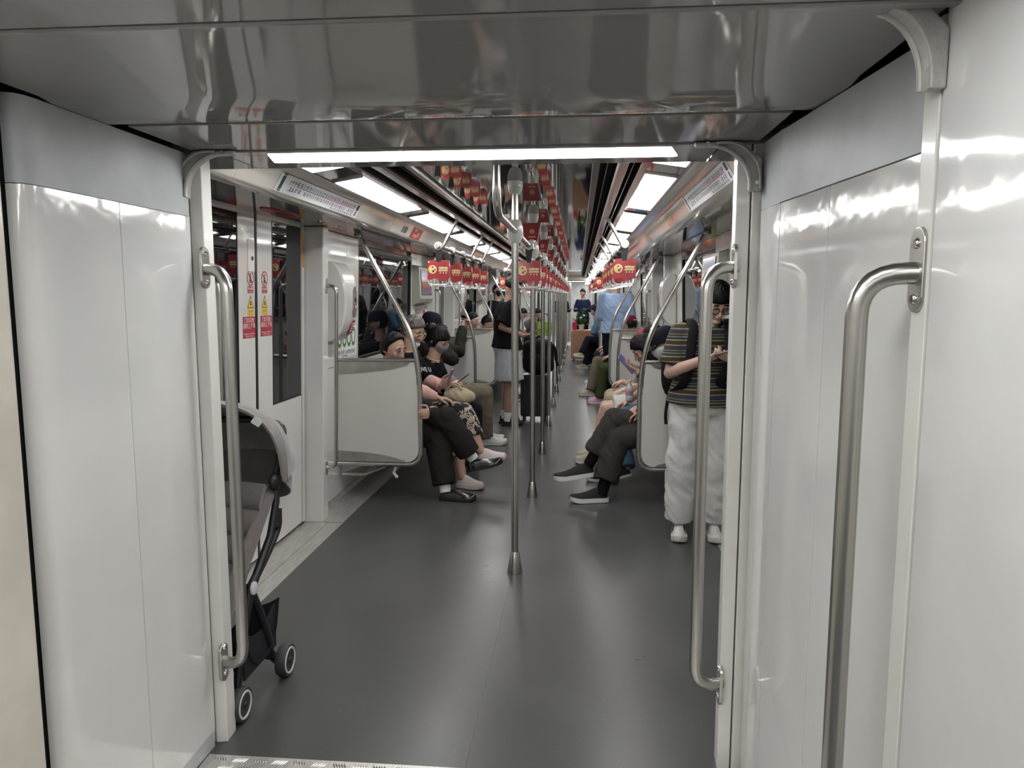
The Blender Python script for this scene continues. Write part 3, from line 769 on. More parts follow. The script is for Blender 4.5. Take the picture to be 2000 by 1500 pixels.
# ---- door stickers (nearest door on the left)
D=DO[(-1,0)]; leaves=[c for c in D.children if c.name.startswith('door_leaf')]
RL=(0,1,0); UP=(0,0,1); X0=-1.455
def dst(poly,y,z,m,name,d=.0006,lf=None): return plate(poly,(X0,y,z),RL,UP,d,m,name,lf)
for lf,y in ((leaves[0],3.875),(leaves[1],4.055)):
    ring=MB(); 
    for a in range(24):
        a0,a1=2*math.pi*a/24,2*math.pi*(a+1)/24
        ring.add([(X0+.0012,y+.043*math.cos(a0),1.595+.043*math.sin(a0)),(X0+.0012,y+.043*math.cos(a1),1.595+.043*math.sin(a1)),(X0+.0012,y+.035*math.cos(a1),1.595+.035*math.sin(a1)),(X0+.0012,y+.035*math.cos(a0),1.595+.035*math.sin(a0))],[(0,1,2,3)])
    ring.build('prohibition_ring',M['red_sticker'],lf)
    dst([(-.026,.030),(-.030,.025),(.026,-.030),(.030,-.025)],y,1.595,M['red_sticker'],'prohibition_bar',.0012,lf)
    dst(circle(.007,8,0,.020),y,1.595,M['ink'],'pictogram',.0009,lf)
    dst([(-.007,.012),(.007,.012),(.012,-.028),(.004,-.028),(.0,-.008),(-.006,-.028),(-.013,-.026)],y,1.595,M['ink'],'pictogram',.0009,lf)
    dst(rrect(-.035,.035,-.018,.018,.002),y,1.533,M['red_sticker'],'label_sticker',.0006,lf)
    text('禁止倚靠' if lf is leaves[0] else '禁止触摸',.015,(X0,y,1.538),RL,UP,M['white_ink'],'sticker_text',lf)
    text('No leaning' if lf is leaves[0] else 'Do not touch',.009,(X0,y,1.522),RL,UP,M['white_ink'],'sticker_text',lf)
    dst([(-.040,-.033),(.040,-.033),(0,.038)],y,1.468,M['ink'],'warning_triangle',.0006,lf)
    dst([(-.033,-.029),(.033,-.029),(0,.029)],y,1.468,M['yellow_sticker'],'warning_triangle',.0010,lf)
    dst([(-.008,-.020),(.008,-.018),(.004,.006),(-.006,.004)],y,1.468,M['ink'],'pictogram',.0014,lf)
    dst(rrect(-.037,.037,-.018,.018,.002),y,1.412,M['yellow_sticker'],'label_sticker',.0006,lf)
    text('当心夹手',.015,(X0,y,1.416),RL,UP,M['ink'],'sticker_text',lf)
    text('Mind your hands',.008,(X0,y,1.401),RL,UP,M['ink'],'sticker_text',lf)
    dst([(-.078,-.055),(.078,-.055),(.078,.060),(-.078,.060)],y-.02+(.04 if lf is leaves[1] else 0),1.33,M['red_sticker'],'door_notice',.0006,lf)
    yy=y-.02+(.04 if lf is leaves[1] else 0)
    text('门灯闪烁\n请勿上下车',.030,(X0,yy,1.353),RL,UP,M['white_ink'],'sticker_text',lf)
    text('Don\'t get on or off when\nthe light is flashing',.0125,(X0,yy,1.292),RL,UP,M['white_ink'],'sticker_text',lf)
lf=leaves[0]
dst(rrect(-.04,.04,-.085,.085,.008),3.885,1.715,M['frame'],'lock_plate',.003,lf)
plate(circle(.012,12),(X0+.003,3.895,1.70),RL,UP,.003,M['black'],'lock_socket',lf)
# orange strip on the door guide
gs=[c for c in D.children if c.name.startswith('guide_strip')]
gs=max(gs,key=lambda o:max(v.co.y for v in o.data.vertices))
plate([(-.014,-.11),(.014,-.11),(.014,.11),(-.014,.11)],(-1.452,3.945+.6935,1.79),RL,UP,.0008,M['orange_sticker'],'orange_notice',gs)
text('当心\n滑门\nDOOR',.018,(-1.451,3.945+.6935,1.79),RL,UP,M['ink'],'notice_text',gs)
# door lamp cover on the soffit over the nearest door
t=thing('door_lamp','red oval door lamp cover on the glossy soffit over the nearest left door','lamp',(-1.25,3.95,1.9435))
MB().extrude([(.05*math.cos(a),.26*math.sin(a)) for a in [2*math.pi*i/28 for i in range(28)]],'z',-.006,-.001).build('red_cover',M['red_sticker'],t)
MB().extrude([(.02*math.cos(a),.07*math.sin(a)) for a in [2*math.pi*i/18 for i in range(18)]],'z',-.008,-.0055).build('lens',M['black'],t)
for k,y in enumerate((4.42,4.72)):
    t=thing('soffit_screw','round steel cover screw in the door soffit, %s one'%('nearer' if k==0 else 'farther'),'screw',(-1.2,y,1.943))
    MB().lathe([(.0005,-.004),(.020,-.004),(.024,0),(.0005,0)],n=16).build('screw_head',M['screw'],t); MB().box(-.018,.018,-.002,.002,-.0046,-.0038).build('slot',M['black'],t)
# courtesy seat sign
t=thing('courtesy_seat_sign','white courtesy seat sticker with green loops under the nearest left intercom','sign',(0,0,0))
yc,zc=5.41,1.16
sh=plate(rrect(-.24,.24,-.115,.115,.02),(-1.41,yc,zc),RL,UP,.0008,M['paper'],'sheet',t)
for k in range(4):
    yy=yc-.17+.11*k
    ring=MB()
    for a in range(24):
        a0,a1=2*math.pi*a/24,2*math.pi*(a+1)/24
        P=lambda r,a:(-1.4085,yy+r*.052*math.cos(a),zc+.035+r*.072*math.sin(a))
        ring.add([P(1,a0),P(1,a1),P(.62,a1),P(.62,a0)],[(0,1,2,3)])
    ring.build('green_loop',M['green_sticker'],t)
text('爱心专座 COURTESY SEAT',.036,(-1.409,yc,zc-.075),RL,UP,M['ink'],'sign_text',t,sx=.95)
text('老弱病残孕专座',.018,(-1.409,yc-.05,zc-.102),RL,UP,M['ink'],'sign_text',t)
# small red and yellow stickers on the far left door pillar
t=thing('pillar_sticker','small red and yellow stickers on the wall under the left screen','sign',(0,0,0))
plate([(-.06,-.08),(.06,-.08),(.06,.08),(-.06,.08)],(-1.41,8.20,1.27),RL,UP,.0008,M['red_sticker'],'red_sticker',t)
plate([(-.05,-.06),(.05,-.06),(.05,.06),(-.05,.06)],(-1.41,8.20,1.43),RL,UP,.0008,M['yellow_sticker'],'yellow_sticker',t)
# cleaning rag hanging below the first screen
t=thing('rag','small twisted white rag tied under the nearest left screen','rag',(-.985,5.23,.275))
MB().tube(smooth_path([(0,0,0),(.008,0,-.03),(-.006,.004,-.06),(.012,0,-.085),(.02,.004,-.10)],4),[.008,.009,.010,.012,.011,.010,.009,.010,.012,.012,.011,.010,.012,.014,.012,.010,.006],8).build('cloth',M['paper'],t,True)

# ---- the side walls lean inwards towards the roof
_done=set()
def lean(o):
    m=o.data
    if m is not None and m.name not in _done:
        _done.add(m.name); mw=o.matrix_world
        lx=o.location.x+(o.parent.location.x if o.parent else 0); lz=o.location.z
        for v in m.vertices: v.co.x -= (.03 if v.co.x+lx>0 else -.03)*(v.co.z+lz)
    for c in o.children: lean(c)
for o in list(COL.objects):
    if o.parent is None and o.name.split('.')[0] in ('wall_left','wall_right','intercom_housing','door_handle_rail','information_screen','courtesy_seat_sign','pillar_sticker','bench_seat') or (o.parent is None and o.name.startswith(('window_','door_')) and o.name not in ('door_lamp',)):
        if o.name.startswith('wall_') and any(c.name.startswith(('gangway','skirt','bellows')) for c in o.children): continue
        lean(o)
# ================================================================== STROLLER AND LUGGAGE
M['taupe']=mat('taupe_stroller_fabric',(.115,.10,.095),.8,var=.08,vscale=20,bump=.25,bscale=30,sheen=.3)
M['taupe_lt']=mat('light_taupe_canopy',(.19,.175,.165),.8,var=.08,vscale=14,bump=.3,bscale=22,sheen=.3)
M['mesh_black']=mat('black_basket_mesh',(.010,.011,.014),.8)
M['tyre']=mat('dark_grey_tyre',(.035,.036,.036),.6)
M['wheel_ring']=mat('white_wheel_ring',(.55,.56,.58),.4)
M['black_frame']=mat('black_stroller_frame',(.010,.010,.012),.4)
st=thing('stroller','folded-canopy grey baby stroller with black frame behind the left portal post','stroller',(-1.02,2.56,0))
def L(x,y,z): return (x+1.02,y-2.56,z)
def wheel(x,y,r,parent,out):
    c=L(x,y,r); w=MB(); w.lathe([(r*.70,-.018),(r*.93,-.020),(r,-.012),(r,.012),(r*.93,.020),(r*.70,.018)],c,26,'x')
    wh=w.build('wheel',M['tyre'],parent,True)
    MB().lathe([(r*.66,.0150*out),(r*.68,.0212*out),(r*.79,.0218*out),(r*.81,.0190*out)],c,26,'x',cap=False).build('wheel_ring',M['wheel_ring'],wh,True)
    MB().lathe([(.0005,-.012),(r*.68,-.012),(r*.68,.012),(.0005,.012)],c,20,'x').build('wheel_disc',M['black_frame'],wh,True)
    MB().lathe([(.0005,.010*out),(r*.22,.012*out),(r*.16,.024*out),(.0005,.026*out)],c,14,'x').build('wheel_hub',M['black_frame'],wh,True)
for sx,out in ((-.80,1),(-1.26,-1)):
    wheel(sx,2.71,.065,st,out)
    wheel(sx-.035*out,2.385,.062,st,out)
    ix=sx-.03*out
    MB().tube([L(ix,2.487,.449),L(ix,2.56,.33),L(ix,2.632,.184),L(ix-.02*out,2.67,.10)],[.017,.016,.017,.020],12).build('rear_leg',M['black_frame'],st,True)
    MB().tube([L(ix-.01*out,2.67,.105),L(ix-.01*out,2.71,.066)],.018,10).build('axle_block',M['black_frame'],st,True)
    MB().tube([L(ix,2.50,.46),L(ix-.01*out,2.42,.26),L(ix-.02*out,2.385,.07)],[.017,.015,.014],12).build('front_leg',M['black_frame'],st,True)
    MB().tube(smooth_path([L(ix,2.487,.449),L(ix,2.60,.50),L(ix,2.70,.555),L(ix,2.757,.60),L(ix,2.762,.64)],5),.015,12).build('lower_arm',M['black_frame'],st,True)
    MB().tube([L(ix,2.50,.44),L(ix,2.68,.58),L(ix,2.748,.70),L(ix,2.752,.80)],[.016,.014,.014,.014],12).build('back_tube',M['black_frame'],st,True)
    MB().tube([L(ix,2.735,.60),L(ix,2.75,.67)],.021,12).build('clamp',M['black_frame'],st,True)
    MB().ell(L(ix,2.745,.78),(.022,.038,.036)).build('canopy_hinge',M['black_frame'],st,True)
    MB().lathe([(.0005,.012*out),(.024,.012*out),(.024,.019*out),(.018,.022*out),(.0005,.022*out)],L(ix,2.49,.449),16,'x').build('hub_cap',M['wheel_ring'],st,True)
MB().tube(smooth_path([L(-.83,2.752,.80),L(-.83,2.83,.92),L(-.86,2.87,.985),L(-1.03,2.885,1.0),L(-1.20,2.87,.985),L(-1.23,2.83,.92),L(-1.23,2.752,.80)],5),.014,12).build('push_handle',M['black_frame'],st,True)
# seat: cushioned sheets
def sheet(fn,nu,nv,t,name,m,sub=True):
    b=MB(); v=[]
    for k in (0,1):
        for j in range(nv+1):
            for i in range(nu+1):
                p,n=fn(i/nu,j/nv); v.append(tuple(Vector(p)-Vector(n)*t*k))
    f=[]; W=nu+1; H=(nv+1)*W
    for j in range(nv):
        for i in range(nu):
            a=j*W+i; f.append((a,a+1,a+1+W,a+W)); f.append((H+a,H+a+W,H+a+1+W,H+a+1))
    for i in range(nu): f.append((i,i+H,i+1+H,i+1)); a=nv*W+i; f.append((a,a+1,a+1+H,a+H))
    for j in range(nv): a=j*W; f.append((a,a+W,a+W+H,a+H)); a=j*W+nu; f.append((a,a+H,a+W+H,a+W))
    b.add(v,f); return b.build(name,m,st,True,ang=60)
def backrest(u,v):
    x=-1.21+.36*u; y=2.46+.24*v+.06*(1-(2*u-1)**2)*.6; z=.43+.35*v
    puff=.018*abs(math.sin(math.pi*v*4))**.5
    if v>.8: y+= 0
    return L(x,y-puff,z),(0,-.8,.55)
sheet(backrest,12,24,.03,'backrest',M['taupe'])
def seatpad(u,v):
    x=-1.21+.36*u; y=2.33+.17*v; z=.40+.015*math.sin(math.pi*u)-.02*(1-v)
    return L(x,y,z),(0,0,1)
sheet(seatpad,8,6,.04,'seat_pad',M['taupe'])
for sg,x in ((1,-.85),(-1,-1.21)):
    def wing(u,v,x=x,sg=sg):
        y=2.40+.36*v-.10*u*(1-v)+.0*u; z=.42+.36*v+.03*u
        return L(x+sg*.02*math.sin(math.pi*u),y+.05*u*v-.14*(1-u)*(1-v)*.3,z-.06*(1-u)),(sg,0,0)
    sheet(wing,6,10,.012,'side_wing',M['taupe'])
# canopy: a hood opening towards the camera
def hood(a,b,r0,r1,xw):
    def fn(u,v):
        th=math.radians(180*u)           # across, left to right
        ph=math.radians(a+(b-a)*v)       # from rear to front edge
        cx=-1.03; hy,hz=2.75,.78
        w=xw*(1-.06*v)
        x=cx-w*math.cos(th)
        rr=(r0+(r1-r0)*v)*(math.sin(th)**.55)
        rr*=1+.015*math.sin(v*math.pi*5)
        y=hy+rr*math.cos(ph); z=hz+rr*math.sin(ph)
        n=Vector((-math.cos(th)*.7,math.cos(ph)*math.sin(th),math.sin(ph)*math.sin(th)))
        return L(x,y,z),n
    return fn
sheet(hood(15,100,.27,.315,.245),22,18,.006,'canopy',M['taupe_lt'])
def rim(u,v):
    p,n=hood(88,104,.31,.325,.25)(u,v); return p,n
sheet(rim,22,4,.012,'canopy_rim',M['taupe_lt'])
sheet(hood(-35,16,.22,.265,.235),20,8,.006,'canopy_back',M['taupe'])
plate(rrect(-.022,.022,-.014,.014,.003),L(-.845,2.635,1.035),(.35,.75,-.55),(.6,.1,.8),.002,M['paper'],'brand_label',st)
def basket(u,v):
    x=-1.22+.40*u; y=2.42+.30*v; z=.11+.05*abs(2*u-1)**3+.16*abs(2*v-1)**4
    return L(x,y,z),(0,0,1)
sheet(basket,10,10,.01,'basket',M['mesh_black'])
for sx in (-.83,-1.22):
    def bside(u,v,sx=sx):
        return L(sx,2.42+.28*u,.13+.17*v-.05*math.sin(math.pi*u)*v),(1,0,0)
    sheet(bside,6,4,.008,'basket_side',M['mesh_black'])
# ---- black suitcase with a backpack on top, beside the man in shorts
M['case_black']=mat('black_ribbed_case',(.009,.009,.010),.35)
M['bag_black']=mat('black_nylon_bag',(.007,.007,.008),.75,ior=1.25,bump=.3,bscale=25)
sc=thing('suitcase','black ribbed trolley suitcase standing in the aisle behind the poles','suitcase',(-.17,8.95,0))
MB().extrude(rrect(-.17,.17,.055,.56,.03),'y',-.12,.12).build('case_shell',M['case_black'],sc,bevel=.012)
for k in range(6): MB().box(-.14+.05*k,-.115+.05*k,-.125,-.118,.09,.53).build('rib',M['case_black'],sc)
for x in (-.13,.13):
    for y in (-.09,.09):
        w=MB().lathe([(.0005,-.014),(.026,-.014),(.028,0),(.026,.014),(.0005,.014)],(x,y,.028),14,'x').build('castor',M['case_black'],sc,True)
MB().tube([(-.08,.10,.55),(-.08,.10,.60),(.08,.10,.60),(.08,.10,.55)],.009,8).build('trolley_handle',M['steel_dk'],sc,True)
bp=thing('backpack','bulky black backpack resting on top of the black suitcase','backpack',(-.13,8.93,.565))
def pack(parent,m,sx=.19,sy=.13,sz=.42):
    b=MB(); rings=[]
    for k in range(13):
        t=k/12; z=t*sz; f=(1-abs(2*t-1)**6)**.35 if 0<t<1 else .45
        rings.append([(sx*f*(abs(math.cos(a))**.6)*(1 if math.cos(a)>0 else -1)*(1+.03*math.sin(5*a+k)), sy*f*(abs(math.sin(a))**.7)*(1 if math.sin(a)>0 else -1), z) for a in [2*math.pi*i/24 for i in range(24)]])
    b.rings(rings); b.build('main_pocket',m,parent,True,ang=80)
    b=MB(); rings=[]
    for k in range(9):
        t=k/8; z=.04+t*sz*.5; f=(1-abs(2*t-1)**3)**.45 if 0<t<1 else .3
        rings.append([(sx*.75*f*(abs(math.cos(a))**.6)*(1 if math.cos(a)>0 else -1), -sy+.0-.05*f*abs(math.sin(a)) if math.sin(a)<0 else -sy+.03, z) for a in [2*math.pi*i/20 for i in range(20)]])
    b.rings(rings); b.build('front_pocket',m,parent,True,ang=80)
    for x in (-.09,.09):
        b=MB(); b.tube(smooth_path([(x,sy*.7,sz*.95),(x*1.1,sy+.06,sz*.8),(x*1.2,sy+.07,sz*.45),(x*1.3,sy*.8,sz*.1)],5),.022,8,flat=.35); b.build('shoulder_strap',m,parent,True)
    b=MB(); b.tube(smooth_path([(-.04,sy*.5,sz*.98),(0,sy*.5,sz+.035),(.04,sy*.5,sz*.98)],5),.008,8); b.build('grab_loop',m,parent,True)
pack(bp,M['bag_black'])
b=MB(); b.tube(smooth_path([(.17,-.05,.36),(.21,-.06,.28),(.22,-.06,.16),(.235,-.06,.10)],5),.018,8,flat=.4); b.build('loose_strap',M['bag_black'],bp,True)
# ---- tan suitcase with flowers at the far right
M['case_tan']=mat('tan_shell_case',(.36,.20,.12),.35,var=.06,coat=.3)
sc=thing('suitcase','tan hard-shell suitcase with round studs standing in the far aisle','suitcase',(.45,17.4,0),0)
MB().extrude(rrect(-.27,.27,.05,.72,.05),'y',-.14,.14).build('case_shell',M['case_tan'],sc,bevel=.02)
for i,(x,z) in enumerate([(-.13,.20),(.02,.20),(.15,.20),(-.13,.36),(.02,.36),(.15,.36),(-.13,.52),(.02,.52),(.15,.52),(0.02,.64)]):
    MB().lathe([(.028,-.004),(.045,-.002),(.045,.004),(.028,.004)],(x,-.141,z),14,'y').build('stud_ring',M['case_tan'],sc,True)
for x in (-.2,.2):
    for y in (-.1,.1): MB().lathe([(.0005,-.015),(.026,-.015),(.026,.015),(.0005,.015)],(x,y,.027),12,'x').build('castor',M['case_black'],sc,True)
M['leaf']=mat('dark_green_leaf',(.035,.10,.02),.6,var=.3,vscale=30)
M['bloom_red']=mat('red_wrapped_parcel',(.45,.02,.05),.5)
M['bloom_pale']=mat('pale_flower',(.65,.60,.42),.6)
fb=thing('bouquet','leafy green bouquet with pale blooms standing on the tan suitcase','plant',(.42,17.35,.72))
rn=random.Random(5); 
for k in range(46):
    a=rn.uniform(0,6.28); el=rn.uniform(.1,1.5); r=rn.uniform(.08,.26)
    c=Vector((r*math.cos(a)*math.cos(el)*1.0,r*math.sin(a)*math.cos(el)*.5,.10+r*math.sin(el)*1.4))
    d=(c-Vector((0,0,.02))).normalized(); w=d.cross(Vector((rn.uniform(-1,1),rn.uniform(-1,1),.2))).normalized()
    b=MB(); b.add([c-d*.05,c+w*.022,c+d*.06,c-w*.022,c+d.cross(w)*.008],[(0,1,4),(1,2,4),(2,3,4),(3,0,4),(0,3,2,1)]); b.build('leaf',M['leaf'],fb)
for k in range(5):
    a=rn.uniform(0,6.28); b=MB(); b.ell((.12*math.cos(a)-.06,.06*math.sin(a)-.04,.28+.05*k%.1),(.03,.03,.025),nu=10,nv=6); b.build('flower',M['bloom_pale'],fb,True)
b=MB(); b.lathe([(.0005,0),(.05,0),(.07,.12),(.0005,.12)],n=14); b.build('wrap',M['bloom_pale'],fb,True)
pr=thing('gift_bag','small red bag standing on the tan suitcase beside the bouquet','bag',(.26,17.32,.72))
MB().extrude([(-.05,0),(.05,0),(.055,.17),(.02,.19),(-.055,.16)],'y',-.03,.03).build('bag_body',M['bloom_red'],pr,bevel=.004)
MB().tube(smooth_path([(-.03,0,.165),(0,0,.23),(.03,0,.17)],5),.004,6).build('bag_handle',M['bloom_red'],pr,True)
# ================================================================== PEOPLE
V=Vector
def skin(name,c): return mat(name,c,.45,var=.06,vscale=25)
M['skin']=skin('skin_warm',(.40,.25,.19)); M['skin_pale']=skin('skin_pale',(.50,.33,.26)); M['skin_tan']=skin('skin_tan',(.33,.20,.145))
M['hair_black']=mat('black_hair',(.004,.0035,.0035),.45,ior=1.3,bump=.5,bscale=70,aniso=(1,1,.25))
M['hair_grey']=mat('greying_hair',(.10,.085,.075),.45,var=.6,vscale=45,bump=.5,bscale=60,aniso=(1,1,.3))
M['lip']=mat('lips',(.30,.12,.10),.45)
def cloth(name,c,bump=.25,var=.08,rough=.85): return mat(name,c,rough,ior=1.22,var=var,vscale=10,bump=bump,bscale=14)
M['suit']=cloth('dark_suit_cloth',(.017,.016,.015)); M['black_cloth']=cloth('black_cloth',(.0045,.0045,.0055))
M['navy']=cloth('dark_navy_cloth',(.007,.008,.014)); M['olive']=cloth('dark_olive_jacket',(.017,.016,.011),bump=.4)
M['khaki']=cloth('khaki_trousers',(.14,.12,.088)); M['shorts_grey']=cloth('pale_grey_shorts',(.40,.42,.45))
M['sweat']=cloth('light_grey_sweatpants',(.52,.52,.50),bump=.35,var=.14); M['brown']=cloth('brown_grey_trousers',(.042,.036,.034))
M['pink']=cloth('pink_sleeve',(.56,.34,.30)); M['white_cloth']=cloth('white_cloth',(.62,.62,.60)); M['blue_shirt']=cloth('light_blue_shirt',(.28,.38,.56))
M['green_trous']=cloth('olive_green_trousers',(.045,.052,.022)); M['grey_cloth']=cloth('grey_cloth',(.12,.12,.115)); M['beige_cloth']=cloth('beige_cloth',(.40,.34,.24))
M['denim']=cloth('blue_denim',(.07,.13,.20)); M['teal']=cloth('pale_teal_cloth',(.22,.36,.36)); M['rose']=cloth('rose_pink_top',(.50,.22,.22))
M['leather']=mat('black_polished_leather',(.008,.008,.009),.22,coat=.4)
M['sole_white']=mat('white_rubber_sole',(.62,.62,.60),.5); M['sole_black']=mat('black_sole',(.010,.010,.010),.5)
M['shoe_white']=mat('white_trainer_mesh',(.56,.56,.53),.7,bump=.2,bscale=90); M['shoe_pink']=mat('pinkish_knit_shoe',(.58,.50,.49),.75,bump=.2,bscale=120)
M['shoe_panel']=mat('silver_grey_overlay',(.26,.27,.27),.4,metal=.3); M['shoe_rose']=mat('rose_clog',(.46,.25,.36),.6); M['shoe_beige']=mat('beige_trainer',(.36,.33,.25),.7); M['shoe_black']=mat('black_knit_shoe',(.010,.010,.010),.75)
M['mask_white']=mat('white_face_mask',(.66,.68,.69),.7); M['mask_grey']=mat('grey_face_mask',(.22,.22,.235),.7,bump=.3,bscale=30); M['mask_black']=mat('black_face_mask',(.012,.012,.013),.7)
M['cap_navy']=cloth('dark_navy_cap',(.010,.011,.016)); M['cap_burg']=cloth('burgundy_cap',(.10,.010,.025)); M['cap_red']=cloth('red_cap',(.30,.02,.04)); M['phone']=mat('black_glass_phone',(.015,.013,.018),.12,coat=.5)
M['phone_scr']=mat('lit_phone_screen',(.02,.02,.03),.1,emit=(.12,.10,.30),estr=.6); M['phone_case']=mat('mauve_phone_case',(.22,.15,.19),.4)
def stripes():
    m=mat('striped_tee',(.1,.1,.1),.85,bump=.25,bscale=14); N=m.node_tree.nodes; L=m.node_tree.links; b=N['Principled BSDF']
    tc=N.new('ShaderNodeTexCoord'); sp=N.new('ShaderNodeSeparateXYZ'); L.new(tc.outputs['Object'],sp.inputs[0])
    mu=N.new('ShaderNodeMath'); mu.operation='MULTIPLY'; mu.inputs[1].default_value=1/.098; L.new(sp.outputs['Z'],mu.inputs[0])
    fr=N.new('ShaderNodeMath'); fr.operation='FRACT'; L.new(mu.outputs[0],fr.inputs[0])
    r=N.new('ShaderNodeValToRGB'); r.color_ramp.interpolation='CONSTANT'; e=r.color_ramp.elements
    cols=[(0,(.018,.022,.045)),(.27,(.20,.17,.065)),(.34,(.028,.017,.010)),(.58,(.22,.19,.08)),(.65,(.018,.020,.036)),(.80,(.17,.18,.12)),(.85,(.028,.018,.011)),(.96,(.20,.17,.065))]
    e[0].position=0; e[0].color=cols[0][1]+(1,); e[1].position=cols[1][0]; e[1].color=cols[1][1]+(1,)
    for p,c in cols[2:]: q=e.new(p); q.color=c+(1,)
    L.new(fr.outputs[0],r.inputs[0]); L.new(r.outputs[0],b.inputs['Base Color']); return m
M['striped']=stripes()
def floral():
    m=mat('floral_trousers',(.5,.45,.38),.85,bump=.2,bscale=14); N=m.node_tree.nodes; L=m.node_tree.links; b=N['Principled BSDF']
    tc=N.new('ShaderNodeTexCoord'); v=N.new('ShaderNodeTexNoise'); v.inputs['Scale'].default_value=17; v.inputs['Detail'].default_value=1.5; v.inputs['Distortion'].default_value=1.2
    L.new(tc.outputs['Object'],v.inputs['Vector']); r=N.new('ShaderNodeValToRGB'); r.color_ramp.interpolation='CONSTANT'
    e=r.color_ramp.elements; e[0].color=(.012,.011,.012,1); e[1].position=.50; e[1].color=(.42,.36,.28,1); q=e.new(.60); q.color=(.02,.018,.018,1); q=e.new(.66); q.color=(.42,.36,.28,1)
    L.new(v.outputs['Fac'],r.inputs[0]); L.new(r.outputs[0],b.inputs['Base Color']); return m
M['floral']=floral()
def remesh(mb,vox,name,m,parent,off,sm=2,wr=0,wf=11,seed=0):
    me=mb.mesh('tmp'); o=bpy.data.objects.new('tmp',me); COL.objects.link(o)
    q=o.modifiers.new('r','REMESH'); q.mode='VOXEL'; q.voxel_size=vox
    if sm: q=o.modifiers.new('s','SMOOTH'); q.factor=.5; q.iterations=sm
    dg=bpy.context.evaluated_depsgraph_get(); ev=o.evaluated_get(dg); out=bpy.data.meshes.new_from_object(ev)
    bpy.data.objects.remove(o); bpy.data.meshes.remove(me)
    off=V(off); sd=V((seed*3.1,seed*1.7,seed*.9))
    if wr:
        ns=[v.normal.copy() for v in out.vertices]
        for v,n in zip(out.vertices,ns):
            p=v.co+sd
            a=noise.noise(p*wf*.7)
            b=noise.noise(V(((p.x+p.z*.6)*wf*1.1+9,(p.y-p.z*.5)*wf*1.1,(p.z+p.x*.7)*wf*.7)))
            v.co+=n*wr*(a+.8*(1-2*abs(b)))
    for v in out.vertices: v.co-=off
    out.polygons.foreach_set('use_smooth',[True]*len(out.polygons)); out.materials.clear(); out.materials.append(m); out.name=name
    ob=bpy.data.objects.new(name,out); COL.objects.link(ob); ob.parent=parent
    return ob
def chain(mb,pts,rad,n=12,k=3):
    P=[V(p) for p in pts]
    # subdivide with smooth radii
    path=[];rr=[]
    for i in range(len(P)-1):
        for j in range(k):
            t=j/k; path.append(P[i].lerp(P[i+1],t)); rr.append(rad[i]*(1-t)+rad[i+1]*t)
    path.append(P[-1]); rr.append(rad[-1])
    mb.tube(path,rr,n)
    for p,r in zip(P,rad): mb.ell(p,(r,r,r),nu=10,nv=7)
def hand(mb,wr,fd,pn,side,curl,k=1.0,fr=.0088):
    wr=V(wr); fd=V(fd).normalized(); pn=V(pn); pn=(pn-fd*pn.dot(fd)).normalized(); lat=fd.cross(pn)*side   # lat points to the thumb
    Mx=Matrix((lat,fd,pn)).transposed()
    mb.ell(wr+fd*.045*k,(.040*k,.055*k,.016*k),Mx,nu=12,nv=8)
    for i,ln in enumerate((.072,.080,.074,.058)):
        b=wr+fd*(.088-.006*abs(i-1.3))*k+lat*(.030-.020*i)*k; pts=[b-fd*.02*k,b]; d=fd.copy(); ax=fd.cross(pn)
        a=0
        for sgm,w in ((.45,.55),(.32,.9),(.23,.7)):
            a+=curl*w; dd=fd*math.cos(a)+pn*math.sin(a); pts.append(pts[-1]+dd*ln*sgm*k)
        chain(mb,pts,[fr*k,fr*1.05*k,fr*.98*k,fr*.9*k,fr*.78*k],n=8,k=1)
    t0=wr+fd*.025*k+lat*.028*k; t1=t0+(fd*.55+lat*.75+pn*.25).normalized()*.038*k; t2=t1+(fd*.85+lat*(.35-.5*curl*.4)+pn*(.25+.4*curl)).normalized()*.03*k; t3=t2+(fd*.9+pn*(.2+.5*curl)).normalized()*.026*k
    chain(mb,[t0,t1,t2,t3],[fr*1.35*k,fr*1.2*k,fr*1.05*k,fr*.85*k],n=8,k=1)
def headframe(hf,roll=0):
    f=V(hf).normalized(); r=f.cross(V((0,0,1))).normalized(); u=r.cross(f)
    return Matrix((r,f,u)).transposed()
def head_point(d,k=1.0):
    """skull surface along local unit direction d (x right, y face, z up)"""
    x,y,z=d
    rx,ry,rz=.077,.096,.116
    p=V((x*rx,y*ry,z*rz))
    if z<0:
        q=-z; p.x*=1-.30*q*q-.10*q; 
        if y>0: p.y*=1+.02*q
        else: p.y*=1-.38*q
    if y>0 and z>0: p.y*=1-.07*z*y
    return p*k
def skull(mb,c,Mh,k=1.0,nu=28,nv=22):
    rings=[]
    for j in range(nv+1):
        th=math.pi*(.015+.97*j/nv); ring=[]
        for i in range(nu):
            ph=2*math.pi*i/nu; ring.append(c+Mh@head_point((math.sin(th)*math.cos(ph),math.sin(th)*math.sin(ph),-math.cos(th)),k))
        rings.append(ring)
    mb.rings(rings)
    def E(p,r,ax=None): mb.ell(c+Mh@(V(p)*k),tuple(a*k for a in r),Mh if ax is None else Mh@ax,nu=10,nv=8)
    # nose, brow, cheeks, lips, chin, ears
    chain(mb,[c+Mh@(V(p)*k) for p in ((0,.092,.016),(0,.103,-.008),(0,.111,-.026))],[.009*k,.010*k,.0135*k],n=8)
    for s in (-1,1):
        E((s*.012,.100,-.030),(.009,.010,.007)); E((s*.030,.084,.028),(.026,.012,.010)); E((s*.040,.070,-.020),(.022,.018,.022))
        E((s*.078,-.006,-.004),(.010,.020,.031)); E((s*.030,.0805,.006),(.015,.010,.010))
    E((0,.094,-.055),(.022,.011,.0085)); E((0,.088,-.092),(.020,.014,.014))
